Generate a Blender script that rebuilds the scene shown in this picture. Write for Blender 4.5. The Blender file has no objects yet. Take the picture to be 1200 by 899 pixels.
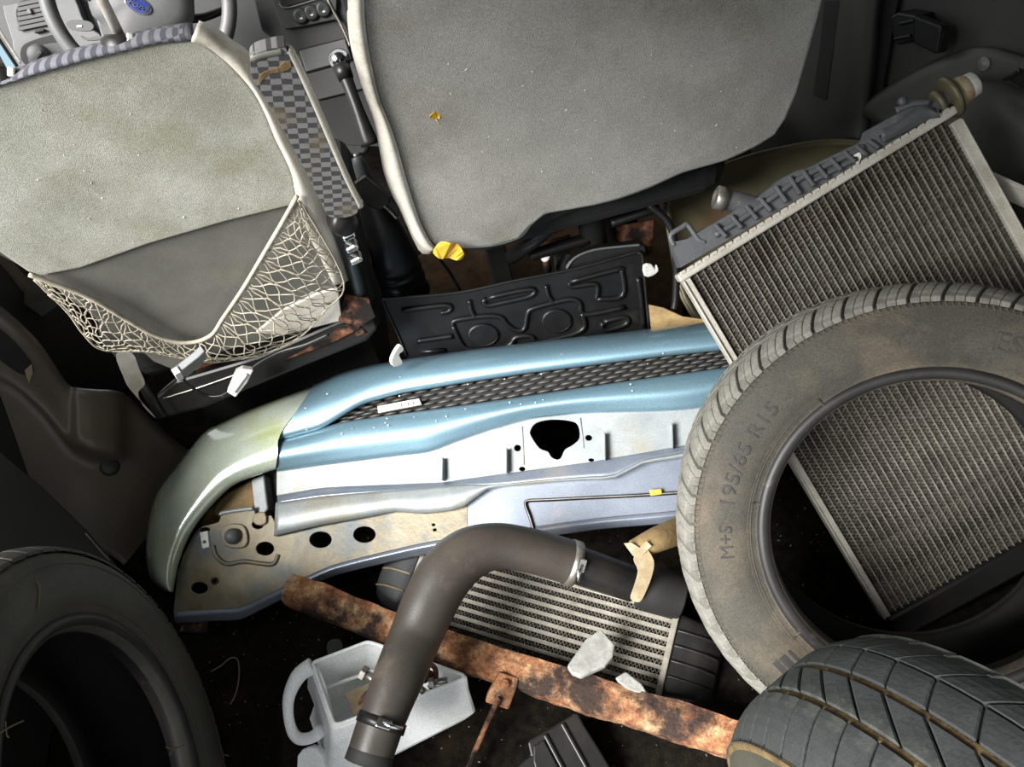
import bpy, bmesh, math, random
from mathutils import Vector, Matrix, noise
random.seed(7)
scene = bpy.context.scene
COL = scene.collection
V = Vector
# ------------------------------------------------------------------ camera
IW, IH, FPX = 1200.0, 899.0, 920.0
PITCH, ROLL, CAMH = math.radians(47), math.radians(15), 1.28
CAM = V((0, 0, CAMH))
FW = V((0, math.cos(PITCH), -math.sin(PITCH)))
_u0 = V((0, math.sin(PITCH), math.cos(PITCH))); _r0 = V((1, 0, 0))
RT = math.cos(ROLL)*_r0 - math.sin(ROLL)*_u0
UP = math.cos(ROLL)*_u0 + math.sin(ROLL)*_r0
cd = bpy.data.cameras.new('camera'); cam = bpy.data.objects.new('camera', cd); COL.objects.link(cam)
cd.sensor_fit = 'HORIZONTAL'; cd.sensor_width = 36; cd.lens = FPX/IW*36; cd.clip_start = .02
cam.matrix_world = Matrix(((RT.x, UP.x, -FW.x, CAM.x), (RT.y, UP.y, -FW.y, CAM.y), (RT.z, UP.z, -FW.z, CAM.z), (0, 0, 0, 1)))
scene.camera = cam
# ------------------------------------------------------------------ light: overcast daylight through the open tailgate and windows
w = bpy.data.worlds.new('world'); scene.world = w; w.use_nodes = True
bg = w.node_tree.nodes['Background']; bg.inputs[0].default_value = (.93, .97, 1, 1); bg.inputs[1].default_value = 0.6
sd = bpy.data.lights.new('soft_daylight', 'SUN'); sd.energy = 9.4; sd.angle = math.radians(36); sd.color = (1, .985, .96)
sun = bpy.data.objects.new('soft_daylight', sd); COL.objects.link(sun)
sun.rotation_euler = V((.66, .41, -.70)).to_track_quat('-Z', 'Y').to_euler()
vs = scene.view_settings; vs.view_transform = 'Standard'; vs.look = 'None'; vs.gamma = 1; vs.use_curve_mapping = False; vs.exposure = 0.66

# ------------------------------------------------------------------ pixel rays and planes
def ray(x, y): return FW + (x-600)/FPX*RT + (449.5-y)/FPX*UP
def P(x, y, d): return CAM + d*ray(x, y)
class Pl:                                   # a plane of the scene, pinned by three pixels with known depth
    def __init__(s, a, b, c):
        s.o = P(*a); p, q = P(*b), P(*c)
        s.n = (p-s.o).cross(q-s.o).normalized()
        if s.n.dot(CAM-s.o) < 0: s.n = -s.n
        s.e1 = (p-s.o).normalized(); s.e2 = s.n.cross(s.e1)
    def at(s, x, y, h=0.0):
        d = ray(x, y); return CAM + d*(((s.o+s.n*h-CAM).dot(s.n))/d.dot(s.n))
    def uv(s, p): q = p-s.o; return (q.dot(s.e1), q.dot(s.e2))
    def mat(s, o): return Matrix(((s.e1.x, s.e2.x, s.n.x, o.x), (s.e1.y, s.e2.y, s.n.y, o.y), (s.e1.z, s.e2.z, s.n.z, o.z), (0, 0, 0, 1)))
def Zm(ox, oy, s): return lambda pts: [(ox+x/s, oy+y/s) for x, y in pts]
Za = Zm(0, 0, 2.855); Zb = Zm(380, 0, 2.855); Zc = Zm(780, 0, 2.855); Zd = Zm(0, 280, 2.855); Ze = Zm(380, 280, 2.855)
Zg = Zm(0, 584, 2.855); Zh = Zm(380, 584, 2.855); Zr = Zm(320, 700, 4.286); Zs = Zm(260, 0, 5.0); Zt = Zm(0, 0, 4.286)

# ------------------------------------------------------------------ materials
def S(r, g, b):
    f = lambda c: (c/255/12.92 if c/255 <= .04045 else ((c/255+.055)/1.055)**2.4)
    return (f(r), f(g), f(b), 1)
def mat(name, c1, c2=None, scale=25, rough=.6, metal=0, bump=0, bscale=300, coat=0, dirt=None, dscale=7, dlo=.5, dhi=.65, spec=.5, stretch=None, detail=6, rough2=None, uv=False, c3=None, trans=0, grain=.14, gscale=420):
    m = bpy.data.materials.new(name); m.use_nodes = True; nt = m.node_tree; N = nt.nodes; L = nt.links
    b = N['Principled BSDF']; b.inputs['Roughness'].default_value = rough; b.inputs['Metallic'].default_value = metal
    b.inputs['Coat Weight'].default_value = coat; b.inputs['Coat Roughness'].default_value = .08; b.inputs['Specular IOR Level'].default_value = spec
    b.inputs['Transmission Weight'].default_value = trans
    tc = N.new('ShaderNodeTexCoord'); src = tc.outputs['UV' if uv else 'Object']
    if stretch:
        mp = N.new('ShaderNodeMapping'); mp.inputs['Scale'].default_value = stretch; L.new(src, mp.inputs[0]); src = mp.outputs[0]
    def nz(sc, det):
        n = N.new('ShaderNodeTexNoise'); n.inputs['Scale'].default_value = sc; n.inputs['Detail'].default_value = det; n.inputs['Roughness'].default_value = .62; L.new(src, n.inputs[0]); return n.outputs['Fac']
    def ramp(fac, st):
        r = N.new('ShaderNodeValToRGB'); e = r.color_ramp.elements; e[0].position, e[0].color = st[0]; e[1].position, e[1].color = st[-1]
        for p, c in st[1:-1]:
            q = e.new(p); q.color = c
        L.new(fac, r.inputs[0]); return r.outputs[0]
    col = None
    if c2:
        col = ramp(nz(scale, detail), [(.35, c1), (.65, c2)] if not c3 else [(.33, c1), (.5, c2), (.66, c3)])
    if dirt:
        f = ramp(nz(dscale, 8), [(dlo, (0, 0, 0, 1)), (dhi, (1, 1, 1, 1))])
        mx = N.new('ShaderNodeMix'); mx.data_type = 'RGBA'; L.new(f, mx.inputs['Factor'])
        if col: L.new(col, mx.inputs[6])
        else: mx.inputs[6].default_value = c1
        mx.inputs[7].default_value = dirt; col = mx.outputs[2]
        if rough2 is not None:
            mr = N.new('ShaderNodeMapRange'); L.new(f, mr.inputs[0]); mr.inputs[3].default_value = rough; mr.inputs[4].default_value = rough2; L.new(mr.outputs[0], b.inputs['Roughness'])
    if col and grain:
        gm = N.new('ShaderNodeMapRange'); L.new(nz(gscale, 2), gm.inputs[0]); gm.inputs[1].default_value = .3; gm.inputs[2].default_value = .7; gm.inputs[3].default_value = 1-grain; gm.inputs[4].default_value = 1+grain
        mg = N.new('ShaderNodeMix'); mg.data_type = 'RGBA'; mg.blend_type = 'MULTIPLY'; mg.inputs['Factor'].default_value = 1; L.new(col, mg.inputs[6]); L.new(gm.outputs[0], mg.inputs[7]); col = mg.outputs[2]
    if col: L.new(col, b.inputs['Base Color'])
    else: b.inputs['Base Color'].default_value = c1
    if bump:
        bp = N.new('ShaderNodeBump'); bp.inputs['Strength'].default_value = bump; bp.inputs['Distance'].default_value = .002
        L.new(nz(bscale, 3), bp.inputs['Height']); L.new(bp.outputs[0], b.inputs['Normal'])
    return m
def checker(name, ca, cb, sx, sy, edge=None):
    m = mat(name, ca, rough=.95, bump=.0); nt = m.node_tree; N = nt.nodes; L = nt.links; b = N['Principled BSDF']
    tc = N.new('ShaderNodeTexCoord'); mp = N.new('ShaderNodeMapping'); mp.inputs['Scale'].default_value = (1/sx, 1/sy, 1); L.new(tc.outputs['UV'], mp.inputs[0])
    nw = N.new('ShaderNodeTexNoise'); nw.inputs['Scale'].default_value = 1.6; L.new(mp.outputs[0], nw.inputs[0])
    ad_ = N.new('ShaderNodeMix'); ad_.data_type = 'VECTOR'; ad_.inputs['Factor'].default_value = .25
    L.new(mp.outputs[0], ad_.inputs[4]); L.new(nw.outputs['Color'], ad_.inputs[5])
    ch = N.new('ShaderNodeTexChecker'); ch.inputs['Scale'].default_value = 1; ch.inputs['Color1'].default_value = ca; ch.inputs['Color2'].default_value = cb; L.new(ad_.outputs[1], ch.inputs[0])
    n2 = N.new('ShaderNodeTexNoise'); n2.inputs['Scale'].default_value = 900; L.new(tc.outputs['Object'], n2.inputs[0])
    n3 = N.new('ShaderNodeTexNoise'); n3.inputs['Scale'].default_value = 16; n3.inputs['Detail'].default_value = 6; L.new(tc.outputs['Object'], n3.inputs[0])
    r3 = N.new('ShaderNodeValToRGB'); r3.color_ramp.elements[0].position = .52; r3.color_ramp.elements[1].position = .72; L.new(n3.outputs['Fac'], r3.inputs[0])
    mx = N.new('ShaderNodeMix'); mx.data_type = 'RGBA'; L.new(r3.outputs[0], mx.inputs['Factor']); L.new(ch.outputs[0], mx.inputs[6]); mx.inputs[7].default_value = edge or ca
    L.new(mx.outputs[2], b.inputs['Base Color'])
    bp = N.new('ShaderNodeBump'); bp.inputs['Strength'].default_value = .5; bp.inputs['Distance'].default_value = .001; L.new(n2.outputs['Fac'], bp.inputs['Height']); L.new(bp.outputs[0], b.inputs['Normal'])
    return m
M = {}
M['felt_a'] = mat('seat_felt_olive', S(140, 140, 129), S(166, 166, 157), scale=9, rough=1, bump=.8, bscale=900, grain=.2, dirt=S(134, 129, 106), dscale=5.5, dlo=.48, dhi=.72, spec=.1)
M['felt_b'] = mat('seat_felt_grey', S(148, 146, 140), S(166, 164, 158), scale=6, rough=1, bump=.8, bscale=900, grain=.2, dirt=S(124, 122, 110), dscale=4, dlo=.5, dhi=.75, spec=.1)
M['vinyl'] = mat('beige_vinyl', S(204, 199, 188), S(186, 180, 166), scale=14, rough=.55, bump=.15, bscale=700, dirt=S(120, 112, 95), dscale=9, dlo=.55, dhi=.75)
M['vinyl_grey'] = mat('grey_vinyl', S(118, 116, 108), S(98, 96, 88), scale=12, rough=.5, dirt=S(80, 74, 62), dscale=8, dlo=.5, dhi=.7)
M['panel_grey'] = mat('smooth_grey_board', S(104, 103, 98), S(92, 91, 86), scale=10, rough=.42, dirt=S(112, 108, 96), dscale=6, dlo=.55, dhi=.8)
M['chk'] = checker('chequered_fabric', S(56, 56, 58), S(112, 111, 110), .0098, .0062, S(96, 86, 68))
M['chk_top'] = checker('chequered_fabric_top', S(64, 64, 72), S(104, 104, 110), .0052, .006, S(92, 91, 92))
M['net'] = mat('net_cord', S(178, 170, 152), S(140, 132, 116), scale=40, rough=.9)
M['shield'] = mat('shield_plastic', S(15, 15, 16), S(22, 22, 23), scale=30, rough=.36, spec=.28, dirt=S(40, 38, 34), dscale=14, dlo=.58, dhi=.78)
M['blackplastic'] = mat('black_plastic', S(20, 20, 21), S(27, 26, 25), scale=30, rough=.38, spec=.32, dirt=S(38, 35, 31), dscale=12, dlo=.5, dhi=.75)
M['blackmatte'] = mat('black_matte', S(15, 15, 15), S(24, 22, 20), scale=20, rough=.75)
M['trim'] = mat('dark_trim_plastic', S(88, 80, 71), S(98, 88, 77), scale=8, rough=.3, bump=.12, bscale=900)
M['trim_lower'] = mat('dark_lower_trim', S(34, 34, 33), S(40, 40, 38), scale=8, rough=.5, bump=.1, bscale=900)
M['trimr'] = mat('dark_side_lining', S(48, 48, 45), S(58, 57, 52), scale=6, rough=.5, bump=.1, bscale=800)
M['carpet'] = mat('dirty_carpet', S(12, 11, 10), S(28, 24, 19), scale=60, rough=1, bump=.9, bscale=350, dirt=S(40, 33, 25), dscale=14, dlo=.55, dhi=.75, spec=.05)
M['rustfloor'] = mat('dusty_brown_mat', S(70, 56, 44), S(92, 74, 56), scale=30, rough=1, bump=.6, bscale=250, dirt=S(120, 62, 32), dscale=22, dlo=.62, dhi=.72, spec=.05)
M['rust'] = mat('rust', S(82, 54, 41), S(142, 98, 68), c3=S(188, 154, 116), scale=30, rough=.92, bump=1, bscale=160, grain=.35, gscale=260, dirt=S(50, 40, 35), dscale=13, dlo=.46, dhi=.6, detail=9, spec=.2)
M['rustdark'] = mat('dark_rust', S(46, 31, 24), S(98, 64, 46), c3=S(142, 102, 78), scale=40, rough=.9, bump=.8, bscale=200, dirt=S(24, 20, 18), dscale=15, dlo=.45, dhi=.55, spec=.2)
M['blue'] = mat('steel_blue_paint', S(104, 134, 149), S(112, 142, 156), scale=4, rough=.38, metal=.55, coat=.6, dirt=S(122, 140, 146), dscale=9, dlo=.62, dhi=.8)
M['bluesoft'] = mat('worn_blue_paint', S(118, 126, 140), S(132, 139, 150), scale=12, rough=.35, metal=.4, coat=.3, dirt=S(170, 160, 145), dscale=8, dlo=.6, dhi=.8)
M['silver'] = mat('dull_silver_panel', S(132, 138, 140), S(152, 157, 158), scale=16, rough=.42, metal=.25, dirt=S(140, 134, 116), dscale=9, dlo=.52, dhi=.72)
M['flange'] = mat('grimy_flange', S(138, 130, 110), S(110, 97, 72), scale=12, rough=.42, metal=.25, dirt=S(78, 90, 94), dscale=10, dlo=.5, dhi=.68, bump=.2, bscale=120)
M['yellowclear'] = mat('yellowed_silver_paint', S(150, 160, 142), S(170, 178, 166), scale=5, rough=.2, metal=.2, coat=.8, dirt=S(150, 160, 104), dscale=6, dlo=.52, dhi=.75)
M['tan'] = mat('tan_grime', S(150, 126, 84), S(112, 92, 62), scale=22, rough=.8, bump=.4, bscale=120)
M['grille'] = mat('grille_black', S(44, 44, 42), S(70, 68, 62), scale=60, rough=.5)
M['chrome'] = mat('chrome', S(210, 210, 210), rough=.12, metal=1)
M['steel'] = mat('dull_steel', S(170, 166, 158), S(128, 120, 108), scale=30, rough=.35, metal=.8)
M['alu'] = mat('aluminium_strip', S(190, 186, 176), S(166, 160, 148), scale=25, rough=.55, metal=.2, dirt=S(128, 96, 78), dscale=9, dlo=.6, dhi=.72)
M['alutube'] = mat('aluminium_tube', S(150, 145, 134), S(116, 110, 100), scale=30, rough=.5, metal=.2, dirt=S(120, 100, 84), dscale=10, dlo=.55, dhi=.7)
M['fin'] = mat('grimy_fins', S(40, 37, 33), S(118, 112, 102), scale=190, rough=.7, metal=.2, dirt=S(48, 42, 36), dscale=12, dlo=.5, dhi=.65)
M['tank'] = mat('grey_tank_plastic', S(74, 75, 77), S(88, 89, 91), scale=20, rough=.5, dirt=S(136, 134, 128), dscale=14, dlo=.6, dhi=.8)
M['tyre'] = mat('dusty_tyre_rubber', S(76, 73, 66), S(60, 58, 52), scale=7, rough=.78, bump=.25, bscale=200, dirt=S(100, 90, 76), dscale=9, dlo=.48, dhi=.75, spec=.3, grain=.25)
M['tread'] = mat('dusty_tread_rubber', S(104, 103, 96), S(130, 128, 120), scale=40, rough=.85, bump=.4, bscale=250, dirt=S(74, 70, 62), dscale=30, dlo=.5, dhi=.7, spec=.3)
M['tyreb'] = mat('dark_tyre_rubber', S(58, 56, 50), S(72, 70, 62), scale=9, rough=.6, bump=.3, bscale=160, dirt=S(88, 84, 70), dscale=11, dlo=.56, dhi=.8, spec=.4)
M['bead'] = mat('black_bead_rubber', S(30, 29, 29), S(42, 40, 39), scale=20, rough=.5, dirt=S(74, 70, 64), dscale=30, dlo=.62, dhi=.72)
M['liner'] = mat('black_inner_liner', S(16, 16, 15), S(24, 23, 21), scale=12, rough=.7, spec=.2)
M['tread3'] = mat('worn_tread_rubber', S(50, 53, 53), S(66, 69, 68), scale=14, rough=.7, bump=.3, bscale=250, dirt=S(104, 106, 100), dscale=16, dlo=.55, dhi=.8, spec=.35)
M['mud'] = mat('dried_mud', S(122, 104, 72), S(88, 74, 52), scale=40, rough=1, bump=.6, bscale=200, spec=.1)
M['mudtyre'] = mat('muddy_rubber', S(84, 80, 64), S(116, 108, 82), scale=22, rough=.9, bump=.4, bscale=200, dirt=S(56, 56, 52), dscale=18, dlo=.5, dhi=.65, spec=.2)
M['tyrebrand'] = mat('tyre_brand_rubber', S(58, 54, 50), rough=.6)
M['tyreletter'] = mat('tyre_letter_rubber', S(46, 45, 44), rough=.7)
M['hose'] = mat('rubber_hose', S(52, 48, 44), S(66, 60, 54), scale=10, rough=.42, bump=.1, bscale=300, dirt=S(104, 92, 80), dscale=12, dlo=.55, dhi=.8)
M['white'] = mat('white_poly', S(246, 248, 248), S(240, 244, 244), scale=6, rough=.45, dirt=S(196, 200, 190), dscale=8, dlo=.5, dhi=.75)
M['white'].node_tree.nodes['Principled BSDF'].inputs['Subsurface Weight'].default_value = .05
M['white'].node_tree.nodes['Principled BSDF'].inputs['Subsurface Radius'].default_value = (.02, .02, .02)
M['whitebit'] = mat('white_plastic', S(225, 224, 218), S(200, 198, 190), scale=30, rough=.5)
M['clear'] = mat('cloudy_clear_plastic', S(176, 176, 170), S(206, 206, 200), scale=60, rough=.25, bump=.6, bscale=90, trans=.5)
M['leaf'] = mat('yellow_leaf', S(222, 178, 58), S(196, 146, 40), scale=60, rough=.6)
M['olive'] = mat('olive_metal', S(104, 98, 74), S(84, 80, 62), scale=9, rough=.5, metal=.3, dirt=S(122, 92, 60), dscale=8, dlo=.55, dhi=.75)
M['cream'] = mat('cream_tape', S(160, 148, 122), S(130, 114, 86), scale=30, rough=.7, dirt=S(140, 110, 70), dscale=18, dlo=.6, dhi=.7)
M['dash'] = mat('dash_plastic', S(50, 50, 50), S(57, 56, 56), scale=10, rough=.55, bump=.1, bscale=900)
M['dashdark'] = mat('dark_dash_plastic', S(32, 32, 33), S(38, 38, 38), scale=10, rough=.5, bump=.1, bscale=900)
M['dashlight'] = mat('light_dash_plastic', S(80, 80, 79), S(88, 88, 87), scale=10, rough=.55, bump=.1, bscale=900)
M['wheelgrey'] = mat('wheel_grey', S(82, 82, 82), S(90, 90, 89), scale=12, rough=.5, bump=.1, bscale=900)
M['badgeblue'] = mat('badge_blue', S(28, 42, 112), rough=.25, coat=.5)
M['straw'] = mat('straw', S(112, 98, 70), rough=.8)
M['glassblue'] = mat('window_daylight_glass', S(160, 190, 205), rough=.1, coat=.5)
M['foam'] = mat('seat_foam_fabric', S(24, 24, 24), S(34, 33, 32), scale=40, rough=1)

# ------------------------------------------------------------------ object helpers
WM = {}
def link(o, parent=None):
    COL.objects.link(o)
    if parent is not None: o.parent = parent; WM[o.name] = WM[parent.name]
    return o
def tag(o, label=None, cat=None, group=None, kind=None):
    if label: o['label'] = label
    if cat: o['category'] = cat
    if group: o['group'] = group
    if kind: o['kind'] = kind
    return o
def thing(name, label, cat, loc, mat4=None, group=None, kind=None):
    o = bpy.data.objects.new(name, None); o.empty_display_size = .05; COL.objects.link(o)
    m = mat4 if mat4 is not None else Matrix.Translation(loc)
    o.matrix_world = m; WM[o.name] = m.copy(); tag(o, label, cat, group, kind); return o
def obj(name, verts, faces, m, parent=None, smooth=False, bev=0, solid=0, uvp=None, local=False, sub=0, seg=2):
    verts = [V(v) for v in verts]
    me = bpy.data.meshes.new(name); o = bpy.data.objects.new(name, me)
    if parent is not None:
        link(o, parent)
        loc = verts
        if not local:
            inv = WM[parent.name].inverted(); loc = [inv @ v for v in verts]
    else:
        lo = V([min(v[i] for v in verts) for i in range(3)]); hi = V([max(v[i] for v in verts) for i in range(3)])
        c = (lo+hi)/2; c.z = lo.z; o.location = c; COL.objects.link(o); WM[o.name] = Matrix.Translation(c); loc = [v-c for v in verts]
    me.from_pydata(loc, [], faces); me.update()
    bm = bmesh.new(); bm.from_mesh(me); bmesh.ops.recalc_face_normals(bm, faces=bm.faces); bm.to_mesh(me); bm.free()
    if uvp is not None:
        ul = me.uv_layers.new(name='UVMap')
        for lp in me.loops: ul.data[lp.index].uv = uvp.uv(verts[lp.vertex_index])
    if smooth:
        for p in me.polygons: p.use_smooth = True
    me.materials.append(M[m] if isinstance(m, str) else m)
    if solid:
        md = o.modifiers.new('solid', 'SOLIDIFY'); md.thickness = solid; md.offset = -1
    if sub:
        md = o.modifiers.new('sub', 'SUBSURF'); md.levels = sub; md.render_levels = sub
    if bev:
        md = o.modifiers.new('bev', 'BEVEL'); md.width = bev; md.segments = seg; md.limit_method = 'ANGLE'; md.angle_limit = math.radians(35); md.use_clamp_overlap = True
    return o
def cat(pts, n, closed=False):              # Catmull-Rom through points
    out = []; k = len(pts)
    if k < 3 and not closed:
        return [pts[0].lerp(pts[-1], i/n) for i in range(n+1)]
    segs = k if closed else k-1
    for i in range(segs):
        g = (lambda j: pts[j % k]) if closed else (lambda j: pts[max(0, min(k-1, j))])
        a, b, c, d = g(i-1), g(i), g(i+1), g(i+2)
        for j in range(n):
            t = j/n; out.append(.5*((2*b)+(c-a)*t+(2*a-5*b+4*c-d)*t*t+(3*b-a-3*c+d)*t**3))
    if not closed: out.append(pts[-1].copy())
    return out
def resamp(pts, n):
    L = [0]
    for i in range(1, len(pts)): L.append(L[-1]+(pts[i]-pts[i-1]).length)
    out = []; j = 0
    for i in range(n):
        s = L[-1]*i/(n-1)
        while j < len(pts)-2 and L[j+1] < s: j += 1
        t = (s-L[j])/max(1e-9, L[j+1]-L[j]); out.append(pts[j].lerp(pts[j+1], max(0, min(1, t))))
    return out
def smooth2(pts, n=6, closed=False):        # smooth a pixel outline
    r = cat([V((x, y, 0)) for x, y in pts], n, closed); return [(p.x, p.y) for p in r]
def plate(name, out, pl, h, t, m, parent=None, holes=(), bev=.0015, smooth=False, seg=2, hf=None):
    """flat piece traced on a plane of the scene, with real thickness and real holes"""
    bm = bmesh.new(); E = []; tops = []
    for lp in [out]+list(holes):
        vs_ = [bm.verts.new(pl.at(x, y, h)+(pl.n*hf(x, y) if hf else V((0, 0, 0)))) for x, y in lp]; tops += vs_
        for i in range(len(vs_)): E.append(bm.edges.new((vs_[i], vs_[(i+1) % len(vs_)])))
    bmesh.ops.triangle_fill(bm, use_beauty=True, use_dissolve=False, edges=E, normal=pl.n)
    r = bmesh.ops.extrude_face_region(bm, geom=bm.faces[:])
    for v in r['geom']:
        if isinstance(v, bmesh.types.BMVert): v.co -= pl.n*t
    bm.verts.index_update()
    vv = [v.co.copy() for v in bm.verts]; ff = [[v.index for v in f.verts] for f in bm.faces]; bm.free()
    return obj(name, vv, ff, m, parent, smooth=smooth, bev=bev, uvp=pl, seg=seg)
def grid(name, rows, m, parent=None, solid=0, smooth=True, closed=False, uvp=None, flipcam=True, bev=0):
    nr, nc = len(rows), len(rows[0]); vv = [p for r in rows for p in r]; ff = []
    for i in range(nr-1):
        for j in range(nc if closed else nc-1):
            k = (j+1) % nc; ff.append((i*nc+j, i*nc+k, (i+1)*nc+k, (i+1)*nc+j))
    o = obj(name, vv, ff, m, parent, smooth=smooth, uvp=uvp, bev=bev)
    if flipcam:
        me = o.data; s = 0; inv = WM[o.name].inverted(); c = inv @ CAM
        for p in me.polygons: s += p.normal.dot((c-p.center).normalized())*p.area
        if s < 0: me.flip_normals()
    if solid:
        md = o.modifiers.new('solid', 'SOLIDIFY'); md.thickness = solid; md.offset = -1
    return o
def loft(name, rows, m, parent=None, nu=4, nv=3, solid=.003, uvp=None):
    """rows: polylines of 3D points, all with the same count; smooth skin through them"""
    R_ = [cat(r, nu) for r in rows]; n = len(R_[0]); cols = [cat([r[j] for r in R_], nv) for j in range(n)]
    return grid(name, [[cols[j][i] for j in range(n)] for i in range(len(cols[0]))], m, parent, solid=solid, uvp=uvp)
def tubegeo(path, rad, ns=12, cap=True, flat=None):
    n = len(path); rad = rad if isinstance(rad, (list, tuple)) else [rad]*n
    vv = []; ff = []; t0 = (path[1]-path[0]).normalized(); a = t0.orthogonal().normalized()
    for i in range(n):
        t = (path[min(n-1, i+1)]-path[max(0, i-1)]).normalized(); a = (a-t*a.dot(t)).normalized(); b = t.cross(a)
        for j in range(ns):
            q = 2*math.pi*j/ns; vv.append(path[i]+rad[i]*(math.cos(q)*a+math.sin(q)*b))
    for i in range(n-1):
        for j in range(ns):
            k = (j+1) % ns; ff.append((i*ns+j, i*ns+k, (i+1)*ns+k, (i+1)*ns+j))
    if cap: ff.append(list(range(ns))[::-1]); ff.append([(n-1)*ns+j for j in range(ns)])
    return vv, ff
def tube(name, path, rad, m, parent=None, ns=12, n=6, cap=True, closed=False):
    if isinstance(rad, (list, tuple)) and len(path) > 2:
        rr = cat([V((r, 0, 0)) for r in rad], n); rad = [v.x for v in rr]
    p = cat(path, n, closed) if len(path) > 2 else list(path)
    if closed: p.append(p[0].copy())
    vv, ff = tubegeo(p, rad, ns, cap); return obj(name, vv, ff, m, parent, smooth=True)
def frame(o, z, x=None):
    z = z.normalized(); x = x or z.orthogonal(); x = (x-z*x.dot(z)).normalized(); y = z.cross(x)
    return Matrix(((x.x, y.x, z.x, o.x), (x.y, y.y, z.y, o.y), (x.z, y.z, z.z, o.z), (0, 0, 0, 1)))
def lathegeo(prof, ns, closed=False):
    vv = []; ff = []; n = len(prof)
    for i in range(ns):
        q = 2*math.pi*i/ns; c, s = math.cos(q), math.sin(q)
        for a, r in prof: vv.append(V((r*c, r*s, a)))
    for i in range(ns):
        k = (i+1) % ns
        for j in range(n if closed else n-1):
            l = (j+1) % n; ff.append((i*n+j, k*n+j, k*n+l, i*n+l))
    return vv, ff
def lathe(name, prof, mtx, m, parent=None, ns=32, closed=False, smooth=True):
    vv, ff = lathegeo(prof, ns, closed); return obj(name, [mtx @ v for v in vv], ff, m, parent, smooth=smooth)
def boxgeo(mtx, sx, sy, sz):
    vv = [mtx @ V((x*sx/2, y*sy/2, z*sz/2)) for z in (-1, 1) for y in (-1, 1) for x in (-1, 1)]
    return vv, [(0, 2, 3, 1), (4, 5, 7, 6), (0, 1, 5, 4), (2, 6, 7, 3), (0, 4, 6, 2), (1, 3, 7, 5)]
def box(name, mtx, s, m, parent=None, bev=.002, seg=2):
    vv, ff = boxgeo(mtx, *s); return obj(name, vv, ff, m, parent, bev=bev, seg=seg)
def bar(name, a, b, w_, t_, m, parent=None, up=None, bev=.002):
    x = b-a; L = x.length; x.normalize(); up = up or V((0, 0, 1)); z = (up-x*up.dot(x)).normalized(); y = z.cross(x); o = (a+b)/2
    mt = Matrix(((x.x, y.x, z.x, o.x), (x.y, y.y, z.y, o.y), (x.z, y.z, z.z, o.z), (0, 0, 0, 1))); return box(name, mt, (L, w_, t_), m, parent, bev)
def ell(cx, cy, rx, ry, n=18, rot=0):
    c, s = math.cos(rot), math.sin(rot); r = []
    for i in range(n):
        q = 2*math.pi*i/n; x, y = rx*math.cos(q), ry*math.sin(q); r.append((cx+x*c-y*s, cy+x*s+y*c))
    return r
def fy(row, x):
    if x <= row[0][0]: return row[0][1]
    for (x0, y0), (x1, y1) in zip(row, row[1:]):
        if x <= x1: return y0+(y1-y0)*(x-x0)/(x1-x0)
    return row[-1][1]
def pl_on(o, n):                            # plane from a point and a normal
    s = Pl.__new__(Pl); s.o = V(o); s.n = V(n).normalized()
    if s.n.dot(CAM-s.o) < 0: s.n = -s.n
    x = V((1, 0, 0)); s.e1 = (x-s.n*x.dot(s.n)).normalized(); s.e2 = s.n.cross(s.e1); return s
def nonplanar(o, n, e1):
    s = pl_on(o, n); e1 = V(e1); s.e1 = (e1-s.n*e1.dot(s.n)).normalized(); s.e2 = s.n.cross(s.e1); return s
# ================================================================== SETTING
def slabbox(name, lo, hi, m, parent=None, bev=.004):
    lo, hi = V(lo), V(hi); return box(name, Matrix.Translation((lo+hi)/2), tuple(hi-lo), m, parent, bev)
tag(slabbox('floor', (-1.0, -.6, -.03), (1.0, 2.7, 0), 'carpet', bev=0), kind='structure', label='dark dirty carpet of the vehicle floor')
tag(slabbox('wall_left', (-1.0, -.6, .0), (-.94, 1.62, .70), 'trim_lower', bev=.01), kind='structure', label='dark lower side lining behind the driver side trim')
tag(slabbox('wall_right', (.94, -.6, .0), (1.0, 2.6, .78), 'trimr', bev=.01), kind='structure', label='dark side lining beside the radiator')
tag(slabbox('wall_front', (-1.0, 2.5, .0), (1.0, 2.6, .62), 'blackmatte', bev=.01), kind='structure', label='dark bulkhead behind the dashboard')
tag(slabbox('shade_ceiling', (-.72, -.42, 1.52), (1.0, 2.05, 1.56), 'vinyl_grey', bev=.01), kind='structure', label='unseen grey roof lining added to shade the load')  # out-of-view roof, added to keep daylight off the load from above
tag(slabbox('shade_wall_right', (.94, -.9, .78), (1.0, 1.75, 1.56), 'trimr', bev=.01), kind='structure', label='unseen dark upper side panel added to block light from the right')  # closed panel out of view, added so the right side falls darker
o = plate('floor_mat', [(490, 300), (520, 270), (640, 240), (770, 215), (800, 300), (800, 420), (640, 460), (430, 470), (420, 400)], pl_on((0, 0, .012), (0, 0, 1)), 0, .01, 'rustfloor')
tag(o, 'dusty brown floor mat under the passenger seat', 'floor mat')

# ---- left sill trim (moulded plastic with a raised lobe)
LT = Pl((0, 400, 1.49), (200, 530, 1.70), (60, 620, 1.50))
t = thing('trim_1', 'dark moulded sill trim with a raised lobe beside the driver seat', None, LT.at(100, 560), kind='structure')
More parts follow.
